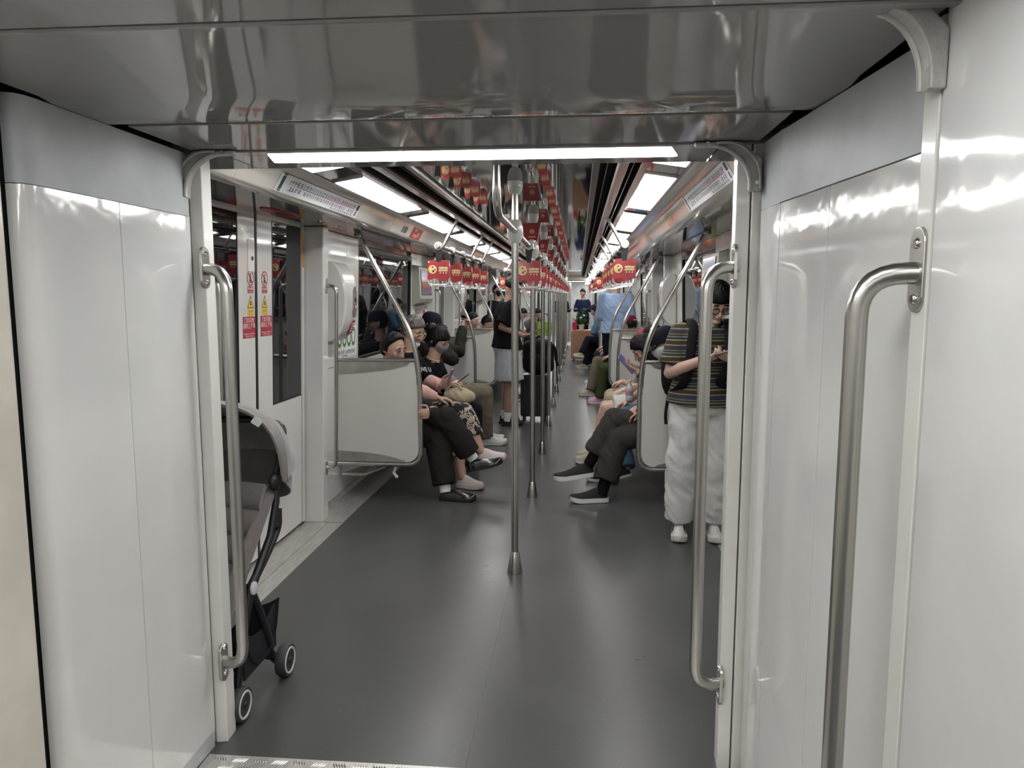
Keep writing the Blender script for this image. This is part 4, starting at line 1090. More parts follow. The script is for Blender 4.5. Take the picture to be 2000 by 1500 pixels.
def hair_shell(c,Mh,k,line,thick,nu=48,nv=34,rough=.009,seed=0):
    """closed shell: outside the hairline it sinks below the skull. line(d)->True where hair grows"""
    mb=MB(); rings=[]
    for j in range(nv+1):
        th=math.pi*(.015+.97*j/nv); ring=[]
        for i in range(nu):
            ph=2*math.pi*i/nu; d=(math.sin(th)*math.cos(ph),math.sin(th)*math.sin(ph),-math.cos(th))
            p=head_point(d,k); g=line(d)
            g=max(0,min(1,g)); s=.90+(thick/ .1+.10)*g
            s+=rough*10*(noise.noise(V((d[0]*9+seed,d[1]*9,d[2]*3.5)))*.6+noise.noise(V((d[0]*22+seed,d[1]*22,d[2]*6)))*.5)*g
            ring.append(c+Mh@(p*s))
        rings.append(ring)
    mb.rings(rings); return mb
def ramp(v,a,b): return max(0,min(1,(v-a)/(b-a)))
HAIRLINE={
 'short': lambda d: max(ramp(d[2]-.62*max(0,d[1]),-.02,.10) if d[1]>-.05 else 0, ramp(-d[1],.02,.2)*ramp(d[2],-.62,-.42), ramp(abs(d[0]),.62,.78)*ramp(d[2],-.28,-.12)*ramp(.22-d[1],0,.14)),
 'receding': lambda d: max(ramp(d[2]-1.3*max(0,d[1]),.0,.10) if d[1]>-.05 else 0, ramp(-d[1],.02,.2)*ramp(d[2],-.62,-.42), ramp(abs(d[0]),.62,.78)*ramp(d[2],-.28,-.12)*ramp(.22-d[1],0,.14)),
 'fringe': lambda d: max(ramp(d[2]-.28*max(0,d[1]),.06,.16) if d[1]>-.05 else 0, ramp(-d[1],.0,.2)*ramp(d[2],-.6,-.4), ramp(abs(d[0]),.75,.9)*ramp(d[2],-.1,.05)),
 'long': lambda d: max(ramp(d[2]-.45*max(0,d[1]),-.02,.10) if d[1]>-.05 else 0, ramp(-d[1],-.12,.08), ramp(abs(d[0]),.78,.9)*ramp(.55-d[1],0,.2)),
}
def person(label,J,fw,sp,k=1.0,vox=.012,base=None,group=None,seed=0):
    """J: joints in carriage coordinates; sp: what the person wears"""
    J={a:(b if isinstance(b,(int,float)) else V(b)) for a,b in J.items()}; f=V(fw).normalized(); lat=V((0,0,1)).cross(f).normalized()   # to the person's left
    pel,chest,neck,head=J['pel'],J['chest'],J['neck'],J['head']
    up=(neck-pel).normalized(); lt=J.get('lat',lat); lt=(lt-up*lt.dot(up)).normalized(); fr=lt.cross(up).normalized()
    if fr.dot(f)<0: fr=-fr
    sw,hw=.152*k*sp.get('sw',1),.085*k
    J.setdefault('shL',neck-up*.078*k+lt*sw); J.setdefault('shR',neck-up*.078*k-lt*sw)
    J.setdefault('hipL',pel+lt*hw); J.setdefault('hipR',pel-lt*hw)
    if base is None: base=V((pel.x,pel.y,0))
    root=thing('person',label,'person',base,group=group)
    bw=sp.get('build',1.0)*k
    hf=V(J.get('hf',f)); Mh=headframe(hf); hk=k*sp.get('hk',.98)
    body=MB()
    # torso rings
    def torso(mb,infl=0,lo=-.02,hi=1.0,flare=0):
        L=(neck-pel).length; rg=[]
        data=[(-.16,.145,.110),(-.04,.168,.120),(.10,.160,.115),(.30,.142,.104),(.50,.150,.108),(.70,.165,.112),(.86,.160,.092),(.96,.110,.070),(1.04,.058,.055)]
        for t,rx,ry in data:
            if t<lo-.001 or t>hi+.001: continue
            # bend through the chest
            c=pel+(chest-pel)*(t/.62) if t<.62 else chest+(neck-chest)*((t-.62)/.38)
            ex=infl+flare*max(0,.35-t)
            rg.append([c+lt*math.cos(a)*(rx*bw+ex)+fr*math.sin(a)*(ry*bw+ex) for a in [2*math.pi*i/20 for i in range(20)]])
        mb.rings(rg)
    torso(body)
    chain(body,[neck-up*.03,neck+ (head-neck)*.35, head-Mh@V((0,.012,.055))*k],[.060*k,.053*k,.052*k])
    skull(body,head,Mh,hk)
    arms={}
    for s in 'LR':
        sh,el,wr=J['sh'+s],J.get('el'+s),J.get('wr'+s)
        if el is None: continue
        chain(body,[sh,sh.lerp(el,.5),el,el.lerp(wr,.35),wr],[.046*bw,.043*bw,.038*k,.038*k,.026*k])
        hd=J.get('hd'+s,(wr-el)); hn=J.get('hn'+s,V((0,0,-1)))
        hand(body,wr-V(hd).normalized()*.01,hd,hn,(1 if s=='L' else -1)*sp.get('hs'+s,1),J.get('curl'+s,.5),k,.0088 if vox<.009 else .0115)
    for s in 'LR':
        if 'kn'+s not in J: continue
        hp,kn,an=J['hip'+s],J['kn'+s],J['an'+s]
        chain(body,[hp,hp.lerp(kn,.5),kn,kn.lerp(an,.35),an],[.088*bw,.074*bw,.056*k,.055*k,.036*k])
    remesh(body,vox,'body',sp.get('skin',M['skin']),root,base,sm=1)
    # garments
    g=sp.get('shirt')
    if g:
        mb=MB(); inf=g.get('infl',.014); torso(mb,inf,lo=g.get('lo',-.04),hi=.97,flare=g.get('flare',.02))
        for s in 'LR':
            if 'el'+s not in J: 
                mb.ell(J['sh'+s],(.055*bw,.055*bw,.055*bw)); continue
            sh,el,wr=J['sh'+s],J['el'+s],J['wr'+s]; q=g.get('sleeve',2)
            i=inf
            if q<=1: e=sh.lerp(el,q); mb.tube([sh,sh.lerp(e,.5),e],[.050*bw+i,.052*bw+i,.052*bw+i*1.3],14); mb.ell(sh,(.050*bw+i,)*3)
            else:
                e=el.lerp(wr,q-1); chain(mb,[sh,sh.lerp(el,.5),el,el.lerp(e,.5),e],[.051*bw+i,.050*bw+i,.044*k+i,.042*k+i,.033*k+i],14)
        o=remesh(mb,max(vox,.009),g.get('name','shirt'),g['m'],root,base,sm=2,wr=g.get('wr',.006),seed=seed)
    if sp.get('undersleeves'):
        for s in 'LR':
            el,wr,sh=J['el'+s],J['wr'+s],J['sh'+s]; mb=MB(); e=el.lerp(wr,.80)
            chain(mb,[sh.lerp(el,.55),el,el.lerp(e,.5),e],[.064*k,.062*k,.058*k,.043*k],14)
            remesh(mb,.009,'sleeve',sp['undersleeves'],root,base,sm=2,wr=.005,seed=seed)
    g=sp.get('trousers')
    if g:
        mb=MB(); inf=g.get('infl',.014); torso(mb,inf+.002,lo=-.16,hi=.10)
        for s in 'LR':
            if 'kn'+s not in J: continue
            hp,kn,an=J['hip'+s],J['kn'+s],J['an'+s]; q=g.get('len',2); w=g.get('wide',0)
            if q<=1: e=hp.lerp(kn,q); mb.tube([hp,hp.lerp(e,.5),e],[.094*bw+inf,.085*bw+inf+w*.5,.078*bw+inf+w],16); mb.ell(hp,(.092*bw+inf,)*3)
            else:
                e=kn.lerp(an,q-1); chain(mb,[hp,hp.lerp(kn,.5),kn,kn.lerp(e,.5)],[.088*bw+inf,.074*bw+inf+w*.4,.058*k+inf+w*.7,.054*k+inf+w],16)
                mb.tube([kn.lerp(e,.4),kn.lerp(e,.75),e],[.055*k+inf+w,.051*k+inf+w,.049*k+inf+w*1.05],16)
        remesh(mb,max(vox,.009),g.get('name','trousers'),g['m'],root,base,sm=2,wr=g.get('wr',.006),seed=seed+3)
    # shoes and socks
    g=sp.get('shoes')
    if g:
        for s in 'LR':
            if 'toe'+s not in J: continue
            shoe(root,J['he'+s] if 'he'+s in J else None,J['an'+s],J['toe'+s],base,k,g)
            if 'socks' in sp:
                mb=MB(); a=J['an'+s]; kk=J['kn'+s]; mb.tube([a+(kk-a).normalized()*sp.get('sockh',.10),a+(kk-a).normalized()*.03,a-(kk-a).normalized()*.03],[.044*k,.043*k,.042*k],14)
                o=mb.build('sock',sp['socks'],root,True,ang=80)
                for v in o.data.vertices: v.co-=base
    # hair, cap, mask, glasses
    h=sp.get('hair')
    def rel(o):
        for v in o.data.vertices: v.co-=base
        return o
    if h:
        rel(hair_shell(head,Mh,hk,HAIRLINE[h[0]],h[2] if len(h)>2 else .012,seed=seed).build('hair',h[1],root,True,ang=180))
        for e in h[3:]:      # extra volumes (bun, side locks): (point, radii)
            mb=MB(); mb.ell(head+Mh@(V(e[0])*hk),tuple(x*hk for x in e[1]),Mh,16,12); rel(mb.build('hair_lock',h[1],root,True,ang=180))
    c=sp.get('cap')
    if c:
        mb=MB(); rings=[]
        for j in range(9):
            z=.015+.105*math.sin(math.pi/2*j/8); q=math.cos(math.pi/2*j/8)**.6 if j<8 else .03
            rings.append([head+Mh@(V((.090*q*math.cos(a),-.004+.108*q*math.sin(a),z+.012))*hk) for a in [2*math.pi*i/24 for i in range(24)]])
        mb.rings(rings); cp=rel(mb.build('cap',c[0],root,True,ang=60))
        if c[1]:
            v=[];
            for t in (0,1):
                for a in [math.pi*(.08+.84*i/14) for i in range(15)]: v.append(head+Mh@(V((.086*math.cos(a),.055+.045*math.sin(a),.030-t*.006))*hk))
                for a in [math.pi*(.92-.84*i/14) for i in range(15)]: v.append(head+Mh@(V((.080*math.cos(a),.070+.105*max(0,math.sin(a))**.8,.034-.028*math.sin(a)-t*.006))*hk))
            n=30; mb=MB(); mb.add(v,[tuple(range(n)),tuple(range(2*n-1,n-1,-1))]+[(i,(i+1)%n,(i+1)%n+n,i+n) for i in range(n)])
            rel(mb.build('cap_brim',c[0],root))
        if len(c)>2:
            w=[head+Mh@(V((x,-.114+abs(x)*.12,z))*hk) for x,z in ((-.028,.032),(.028,.032),(.028,.044),(-.028,.044))]
            w2=[p-Mh@V((0,.003,0)) for p in w]; mb=MB(); mb.add(w+w2,[(0,1,2,3),(7,6,5,4),(0,4,5,1),(1,5,6,2),(2,6,7,3),(3,7,4,0)]); rel(mb.build('cap_badge',c[2],root))
    ms=sp.get('mask')
    if ms:
        ln=lambda d: ramp(d[1],.25,.40)*ramp(-d[2],-.12,-.02)*ramp(d[2],-.97,-.9)
        mb=MB(); rings=[]; nu,nv=28,20
        for j in range(nv+1):
            th=math.pi*(.015+.97*j/nv); ring=[]
            for i in range(nu):
                ph=2*math.pi*i/nu; d=(math.sin(th)*math.cos(ph),math.sin(th)*math.sin(ph),-math.cos(th)); p=head_point(d,hk); q=ln(d)
                ring.append(head+Mh@(p*(.86+.24*q)+V((0,.020*q*max(0,d[1])**2,0))*hk))
            rings.append(ring)
        mb.rings(rings); rel(mb.build('face_mask',ms,root,True,ang=180))
    if sp.get('face'):
        def E(p,r,name,m): 
            mb=MB(); mb.ell(head+Mh@(V(p)*hk),tuple(a*hk for a in r),Mh,10,6); rel(mb.build(name,m,root,True))
        for s in (-1,1):
            E((s*.031,.0905,.036),(.019,.006,.0042),'eyebrow',M['hair_black'])
            E((s*.031,.0905,.008),(.0135,.0045,.0028),'eyelash_line',M['hair_black'])
        E((0,.1015,-.056),(.022,.006,.0052),'lips',M['lip'])
    gl=sp.get('glasses')
    if gl:
        gs=MB()
        for s in (-1,1):
            P=[head+Mh@(V((s*.034+.026*math.cos(a),.112-.012*abs(math.cos(a)) ,.004+.021*math.sin(a)))*hk) for a in [2*math.pi*i/18 for i in range(19)]]
            gs.tube(P,gl[1],6,cap=False)
            gs.tube([head+Mh@(V(p)*hk) for p in ((s*.060,.103,.008),(s*.080,.055,.010),(s*.084,-.005,.008))],gl[1],6)
        gs.tube([head+Mh@(V(p)*hk) for p in ((-.009,.116,.008),(0,.118,.011),(.009,.116,.008))],gl[1],6)
        rel(gs.build('glasses',gl[0],root,True))
    return root,Mh,head
def shoe(root,heel,an,toe,base,k,g):
    """g: dict(m, sole, style)"""
    an=V(an); toe=V(toe)
    if heel is None:
        d=(toe-an); 
        up=V((0,0,1)); dh=(d-up*d.dot(up)).normalized(); heel=V((an.x,an.y,toe.z))-dh*.055*k
    else: heel=V(heel)
    d=(toe-heel); L=max(d.length,.2*k); d.normalize(); up=(an-heel); up=(up-d*up.dot(d)).normalized(); sd=d.cross(up)
    T=[0,.04,.12,.25,.38,.55,.72,.86,.95,1]; Wd=[.016,.027,.033,.034,.036,.042,.046,.041,.028,.008]; H=[.050,.078,.090,.092,.085,.066,.054,.046,.038,.020]
    if g.get('style')=='loafer': H=[.045,.066,.072,.066,.062,.060,.050,.040,.032,.018]
    rise=g.get('rise',.012)
    rings=[]
    for t,w,h in zip(T,Wd,H):
        z0=.016+rise*max(0,(t-.75)/.25)**1.5
        ring=[]
        for a in range(14):
            an_=math.pi*a/13; ring.append(heel+d*t*L+sd*(w*k*math.cos(an_)*(1-.25*math.sin(an_)))+up*(z0*k+h*k*max(0,math.sin(an_))**.8))
        rings.append(ring)
    mb=MB(); mb.rings(rings); o=mb.build('shoe',g['m'],root,True,ang=70)
    for v in o.data.vertices: v.co-=base
    th=g.get('th',.024)
    mb=MB(); rings=[]
    for t,w in zip(T,Wd):
        z1=(th+rise*max(0,(t-.7)/.3)**1.5)*k; z0=(rise*max(0,(t-.75)/.25)**1.5)*k; ww=(w+.004)*k
        rings.append([heel+d*(t*L*1.03-.01*k)+sd*x+up*z for x,z in ((-ww,z0+.003),(-ww,z1),(ww,z1),(ww,z0+.003),(ww*.8,z0),(-ww*.8,z0))])
    mb.rings(rings); s=mb.build('sole',g['sole'],o,True,ang=50)
    for v in s.data.vertices: v.co-=base
    if g.get('laces'):
        for t in (.40,.48,.56,.64):
            h=.085*(1-(t-.38)*1.15)*k+.014*k; w=.026*k
            mb=MB(); mb.tube([heel+d*t*L+sd*x*w+up*(h-abs(x)**2*.016*k) for x in (-1,-.5,0,.5,1)],.0035*k,6)
            l=mb.build('lace',g['laces'],o,True)
            for v in l.data.vertices: v.co-=base
        for sg in (-1,1):
            P2=[heel+d*t*L+sd*sg*w*k+up*z*k for t,w,z in ((.08,.034,.052),(.22,.0365,.068),(.36,.0375,.060),(.48,.0405,.046),(.60,.0445,.036),(.30,.0385,.036),(.12,.0355,.034))]
            mb=MB(); n=len(P2); off=sd*sg*.004*k
            mb.add(P2+[q+off for q in P2],[tuple(range(n)),tuple(range(2*n-1,n-1,-1))]+[(i,(i+1)%n,(i+1)%n+n,i+n) for i in range(n)])
            l=mb.build('side_panel',g['panel'],o)
            for v in l.data.vertices: v.co-=base
    return o
def seated(s,Y,px=1.16,head=None,hf=None,lean=0,legs=None,z=.525,k=1.0,armz=.66,hands=True):
    f=V((-s,0,0)); lt=V((0,0,1)).cross(f)
    pel=V((s*px,Y,z))
    J={}
    if head is None: head=pel+V((0,0,.68*k))+f*(.10+lean)
    head=V(head)
    neck=head-V((0,0,.150*k))-f*.035; chest=pel.lerp(neck,.62)-f*.02
    J.update(pel=pel,chest=chest,neck=neck,head=head,hf=V(hf) if hf else f-V((0,0,.25)))
    for n,sg in (('L',1),('R',-1)):
        kn=pel+f*.42*k+lt*sg*.10; kn.z=.50*k; an=kn+f*.04; an.z=.085; toe=an+f*.18*k; toe.z=.008
        J['kn'+n],J['an'+n],J['toe'+n]=kn,an,toe
        if hands:
            sh=neck-V((0,0,.05))+lt*sg*.165*k
            el=sh+V((0,0,-.25*k))+f*.07+lt*sg*.03; wr=pel+f*.30+lt*sg*.06; wr.z=armz
            J['el'+n],J['wr'+n]=el,wr; J['hd'+n]=f*.8-lt*sg*.5+V((0,0,-.2)); J['hn'+n]=V((0,0,-1))
    if legs: J.update(legs)
    return J,f
def phone(label,c,up,nrm,case=None,scr=False,sz=(.036,.078)):
    t=thing('phone',label,'phone',c); u=V(up).normalized(); n=V(nrm); n=(n-u*n.dot(u)).normalized(); r=u.cross(n)
    plate(rrect(-sz[0],sz[0],-sz[1],sz[1],.008),-n*.004,r,u,.008,case or M['phone'],'phone_body',t)
    plate(rrect(-sz[0]+.004,sz[0]-.004,-sz[1]+.005,sz[1]-.005,.005),n*.0042,r,u,.0006,M['phone_scr'] if scr else M['phone'],'phone_screen',t)
    return t
def tshirt(m,sleeve=.75,**kw): d=dict(m=m,sleeve=sleeve,name='tee_shirt'); d.update(kw); return d
def long(m,name='jacket',**kw): d=dict(m=m,sleeve=1.95,name=name); d.update(kw); return d
LOAFER=dict(m=M['leather'],sole=M['sole_black'],style='loafer',th=.020)
# ---- left bench, nearest first -------------------------------------------------
J,f=seated(-1,5.50,1.08,head=(-1.05,5.50,1.105),hf=(.85,-.42,-.30))
J.update(knL=V((-.63,5.40,.590)),anL=V((-.445,5.43,.305)),heL=V((-.465,5.425,.185)),toeL=V((-.205,5.45,.245)),
         knR=V((-.70,5.42,.455)),anR=V((-.625,5.305,.085)),heR=V((-.655,5.305,.0)),toeR=V((-.388,5.27,.0)),
         elR=V((-.95,5.37,.70)),wrR=V((-.727,5.238,.655)),hdR=V((-.05,-1,.12)),hnR=V((-1,0,0)),curlR=1.25,
         wrL=V((-.78,5.52,.66)),hdL=V((.9,-.35,-.2)))
r,Mh,h=person('sleeping man in a dark suit, hand on the pole, behind the nearest left screen',J,f,dict(skin=M['skin'],hair=('receding',M['hair_black'],.018),face=True,
   shirt=long(M['suit']),trousers=dict(m=M['suit'],infl=.016,len=1.93,wide=.020,wr=.008),shoes=LOAFER,socks=M['white_cloth'],sockh=.11),vox=.0065,seed=1)
o=MB(); o.tube([V(p)-V(r.location) for p in ((-1.13,5.42,.985),(-1.03,5.41,.965),(-.99,5.50,.955),(-1.03,5.59,.965),(-1.13,5.58,.985),(-1.15,5.50,.995),(-1.13,5.42,.985))],.013,8); o.build('collar',M['white_cloth'],r,True)
b=MB(); c=V((-.740,5.262,.656))-V(r.location); b.lathe([(.033,-.006),(.036,-.006),(.036,.006),(.033,.006)],tuple(c),18,'y'); b.build('wrist_band',M['white_cloth'],r,True)
J,f=seated(-1,5.99,1.06,head=(-.995,5.95,1.225),hf=(.80,-.38,-.48))
J.update(knL=V((-.565,5.87,.565)),anL=V((-.415,5.76,.275)),heL=V((-.43,5.755,.185)),toeL=V((-.205,5.71,.215)),
         knR=V((-.66,5.86,.455)),anR=V((-.555,5.665,.085)),heR=V((-.59,5.67,.0)),toeR=V((-.375,5.60,.0)),
         elR=V((-.95,5.78,.76)),wrR=V((-.775,5.84,.685)),hdR=V((.85,.2,-.1)),curlR=.6,elL=V((-.93,6.19,.78)),wrL=V((-.765,5.98,.765)),hdL=V((.6,-.45,.5)),hnL=V((.5,.5,0)),curlL=.7)
r,Mh,h=person('grey-haired woman with glasses, pink sleeves and floral trousers holding a phone',J,f,dict(skin=M['skin'],hair=('short',M['hair_grey'],.016),face=True,glasses=(M['gold'],.0018),
   shirt=tshirt(M['black_cloth'],.9),undersleeves=M['pink'],trousers=dict(m=M['floral'],infl=.018,len=1.62,wide=.010),shoes=dict(m=M['shoe_pink'],sole=M['shoe_pink'],th=.03)),vox=.0065,seed=2)
text('LOVE U',.055,V((-.905,5.90,.905))-V(r.location),(.45,.85,-.1),(-.35,.05,.9),M['paper'],'print_lettering',r,lift=.012)
mb=MB(); mb.ell(h+Mh@V((0,.088,-.085))-V(r.location),(.040,.022,.022),Mh,14,8); mb.build('lowered_mask',M['mask_white'],r,True)
phone('mauve phone held up in the lap of the grey-haired woman',(-.69,5.90,.835),(.35,-.05,.9),(-.9,.1,.4),M['phone_case'],sz=(.040,.085))
J,f=seated(-1,6.50,1.06,head=(-.885,6.44,1.115),hf=(.78,-.25,-.58))
J.update(knL=V((-.60,6.60,.50)),knR=V((-.56,6.40,.51)),wrR=V((-.80,6.38,.74)),elR=V((-.98,6.28,.80)),wrL=V((-.80,6.50,.74)),hdR=V((.9,.15,.1)),hdL=V((.9,-.2,.1)),curlR=.7,curlL=.7,
   anR=V((-.58,6.42,.085)),toeR=V((-.40,6.42,.0)),anL=V((-.60,6.60,.085)),toeL=V((-.42,6.60,0)))
r,Mh,h=person('dark-haired woman with a bun and grey face mask bowed over her phone',J,f,dict(skin=M['skin'],hair=('long',M['hair_black'],.014,((0,-.112,.045),(.058,.052,.058)),((0,-.075,-.03),(.062,.05,.06))),mask=M['mask_grey'],face=True,
   shirt=tshirt(M['black_cloth'],1.3),trousers=dict(m=M['navy'],infl=.020),shoes=dict(m=M['shoe_black'],sole=M['sole_black'])),vox=.0075,seed=3)
phone('black phone held by the masked woman on the left bench',(-.665,6.42,.775),(.75,0,.55),(-.55,0,.75),sz=(.034,.075))
bg=thing('handbag','soft beige handbag on the lap of the masked woman','bag',(-.69,6.34,.575))
mb=MB(); mb.ell((0,0,.06),(.13,.12,.075),None,18,12); mb.ell((.06,.02,.055),(.09,.10,.06),None,16,10)
remesh(mb,.009,'bag_body',M['beige_cloth'],bg,(0,0,0),2,.008,12,4)
MB().tube(smooth_path([(-.10,-.06,.11),(-.03,-.07,.17),(.05,-.06,.12)],5),.008,8).build('bag_strap',M['beige_cloth'],bg,True)
H4=at(842,634,Y=7.35)
J,f=seated(-1,7.42,1.08,head=H4,hf=(.95,-.16,-.22))
J.update(elR=at(884,702,Y=7.12),wrR=at(872,684,Y=7.22),hdR=V((.05,.25,.9)),hnR=V((-1,.2,0)),curlR=.6,
   elL=at(897,688,Y=7.72),wrL=at(903,640,Y=7.985),hdL=V((.25,.62,.65)),hnL=V((.8,-.3,0)),curlL=1.1,
   knR=V((-.60,7.30,.52)),anR=V((-.58,7.36,.085)),toeR=V((-.36,7.38,0)),knL=V((-.60,7.52,.51)),anL=V((-.62,7.56,.085)),toeL=V((-.41,7.58,0)))
r,Mh,h=person('seated person in a dark cap and olive jacket gripping the second left pole',J,f,dict(skin=M['skin'],hair=('short',M['hair_black'],.010),cap=(M['cap_navy'],True),
   shirt=long(M['olive'],infl=.013,wr=.010,sleeve=1.9),trousers=dict(m=M['khaki'],infl=.022,wide=.008),shoes=dict(m=M['shoe_white'],sole=M['sole_white'],th=.032,rise=.02,laces=M['paper'],panel=M['paper']),socks=M['grey_cloth'],sockh=.09),vox=.0075,seed=4)
# ---- standing man in a black tee and pale shorts -------------------------------
def standing(x,y,fw,h=1.70,k=1.0,hf=None,bend=.0,spread=.09):
    f=V(fw).normalized(); lt=V((0,0,1)).cross(f); s=h/1.72
    J=dict(pel=V((x,y,.90*s)),chest=V((x,y,1.19*s))-f*.01,neck=V((x,y,1.42*s))+f*bend*.5,head=V((x,y,1.585*s))+f*(.02+bend))
    J['hf']=V(hf) if hf else f-V((0,0,.35))
    for n,sg in (('L',1),('R',-1)):
        J['kn'+n]=V((x,y,.49*s))+lt*sg*spread+f*.02; J['an'+n]=V((x,y,.085))+lt*sg*spread*1.05-f*.02; J['toe'+n]=V((x,y,0))+lt*sg*spread*1.25+f*.17
        sh=J['neck']-V((0,0,.05))+lt*sg*.17
        J['el'+n]=sh+V((0,0,-.27*s))+lt*sg*.05; J['wr'+n]=J['el'+n]+f*.20-lt*sg*.06+V((0,0,.02)); J['hd'+n]=f-lt*sg*.3; J['hn'+n]=V((0,0,1))
    return J,f
J,f=standing(-.475,8.58,(.96,.28,0),h=1.76,hf=(.75,.25,-.60),bend=.05)
J.update(elR=V((-.52,8.37,1.15)),wrR=V((-.27,8.44,1.05)),hdR=V((.95,.15,.15)),hnR=V((0,.3,1)),elL=V((-.47,8.80,1.15)),wrL=V((-.26,8.68,1.05)),hdL=V((.95,-.3,.1)),curlR=.5)
person('standing man in a black tee and pale grey shorts looking at his phone',J,f,dict(skin=M['skin_tan'],hair=('short',M['hair_black'],.012),build=1.16,
   shirt=tshirt(M['black_cloth'],.85,infl=.022,flare=.06,lo=-.04),trousers=dict(m=M['shorts_grey'],len=.92,infl=.026,wide=.04,name='shorts'),shoes=dict(m=M['shoe_black'],sole=M['sole_black']),socks=M['white_cloth'],sockh=.075),vox=.0085,seed=5)
phone('dark phone in the hands of the man in shorts',(-.13,8.50,1.10),(.9,.2,.35),(-.35,0,.9),sz=(.036,.078))
# ---- standing man in the striped tee -------------------------------------------
J=dict(pel=V((1.105,4.62,.86)),chest=V((1.105,4.63,1.115)),neck=V((1.125,4.60,1.335)),head=V((1.168,4.545,1.470)),hf=V((.10,-.80,-.62)),
   shR=V((.975,4.61,1.265)),shL=V((1.275,4.61,1.27)),elR=V((.905,4.58,1.035)),wrR=V((1.055,4.36,1.13)),hdR=V((.85,-.35,.28)),hnR=V((.1,.35,1)),curlR=.75,
   elL=V((1.325,4.52,1.04)),wrL=V((1.25,4.35,1.13)),hdL=V((-.7,-.35,.2)),hnL=V((0,.3,1)),
   knR=V((.995,4.60,.47)),anR=V((.99,4.635,.085)),heR=V((.995,4.69,0)),toeR=V((.972,4.44,0)),knL=V((1.205,4.60,.47)),anL=V((1.20,4.635,.085)),heL=V((1.198,4.69,0)),toeL=V((1.205,4.44,0)))
r,Mh,h=person('young man in a striped tee and light sweatpants reading his phone by the right post',J,V((.05,-1,0)),dict(skin=M['skin_pale'],hair=('fringe',M['hair_black'],.020),face=True,glasses=(M['black'],.0030),
   shirt=tshirt(M['striped'],.80,infl=.027,flare=.05,lo=-.14,wr=.005),trousers=dict(m=M['sweat'],infl=.018,wide=.020,len=1.95,wr=.012,name='sweatpants'),shoes=dict(m=M['shoe_white'],sole=M['sole_white'],th=.034,rise=.014,laces=M['paper'],panel=M['shoe_panel']),sw=.95),vox=.006,seed=6)
mb=MB(); c=J['neck']-V(r.location)
mb.tube([c+V((.068*math.cos(a),.060*math.sin(a)+.0,-.012-.018*math.sin(-a))) for a in [2*math.pi*i/20 for i in range(21)]],.010,8); mb.build('collar',cloth('green_collar',(.05,.09,.05)),r,True)
phone('slim phone held by the man in the striped tee',(1.195,4.285,1.185),(.85,-.25,.28),(-.2,.35,.9),M['phone_case'],sz=(.036,.078))
bk=thing('backpack','black backpack worn by the man in the striped tee','backpack',(1.075,4.83,.80))
mb=MB(); rings=[]
for kx in range(13):
    t=kx/12; q=(1-abs(2*t-1)**3.2)**.45 if 0<t<1 else .35
    rings.append([(.195*q*(abs(math.cos(a))**.6)*(1 if math.cos(a)>0 else -1),.085*q*(abs(math.sin(a))**.7)*(1 if math.sin(a)>0 else -1),t*.46) for a in [2*math.pi*i/24 for i in range(24)]])
mb.rings(rings); mb.build('main_pocket',M['bag_black'],bk,True,ang=80)
for sg,sx in ((-1,1.022),(1,1.245)):
    P=[(sx,4.75,1.23),(sx,4.70,1.315),(sx-.005,4.615,1.358),(sx-.008*sg,4.52,1.315),(sx-.01,4.470,1.20),(sx-.02,4.465,1.08),(sx-.05,4.50,.97),(sx-.09 if sg<0 else sx+.09,4.62,.90),(sx-.06 if sg<0 else sx+.06,4.74,.88)]
    mb=MB(); mb.tube(smooth_path([V(p)-V(bk.location) for p in P],5),.007,10,flat=4.2,side=(0,0,1)); mb.build('shoulder_strap',M['bag_black'],bk,True,ang=80)
mb=MB(); mb.tube(smooth_path([(-.15,-.03,.06),(-.165,-.05,-.05),(-.16,-.04,-.12)],4),.010,8,flat=.35); mb.build('loose_strap',M['bag_black'],bk,True)
# ---- right bench, nearest first ------------------------------------------------
SLIP=dict(m=M['shoe_black'],sole=M['sole_white'],th=.034,rise=.016)
J,f=seated(1,5.52,1.10,head=(.985,5.55,1.15),hf=(-.85,-.15,-.42))
J.update(knR=V((.625,5.50,.585)),anR=V((.445,5.455,.275)),heR=V((.475,5.45,.165)),toeR=V((.175,5.40,.125)),
   knL=V((.64,5.44,.455)),anL=V((.535,5.35,.085)),heL=V((.57,5.355,.0)),toeL=V((.295,5.30,.0)),
   elL=V((.985,5.36,.74)),wrL=V((.83,5.42,.675)),hdL=V((-.75,.2,-.45)),curlL=.4,elR=V((.985,5.72,.74)),wrR=V((.84,5.54,.69)),hdR=V((-.75,-.3,-.2)),curlR=.5)
person('seated person in black cap and white mask, brown-trousered legs crossed, right of the aisle',J,f,dict(skin=M['skin'],hair=('short',M['hair_black'],.010),cap=(M['cap_navy'],True),mask=M['mask_white'],face=True,
   shirt=tshirt(M['black_cloth'],.9),trousers=dict(m=M['brown'],infl=.016,wide=.022,len=1.80,wr=.009),shoes=SLIP,socks=M['black_cloth'],sockh=.085),vox=.0065,seed=7)
J,f=seated(1,6.12,1.10,head=(.885,6.10,1.075),hf=(-.78,-.1,-.62))
J.update(elL=V((.93,5.96,.80)),wrL=V((.82,6.02,.90)),hdL=V((-.8,.1,.35)),hnL=V((-.3,.3,.8)),elR=V((.93,6.32,.80)),wrR=V((.83,6.14,.91)),hdR=V((-.8,-.2,.35)),hnR=V((-.3,-.3,.8)),curlL=.8,curlR=.8,
   knL=V((.66,5.97,.49)),knR=V((.68,6.22,.49)),anL=V((.60,5.98,.085)),toeL=V((.42,5.96,0)),anR=V((.75,5.95,.12)),heR=V((.78,5.94,.05)),toeR=V((.60,5.85,.02)))
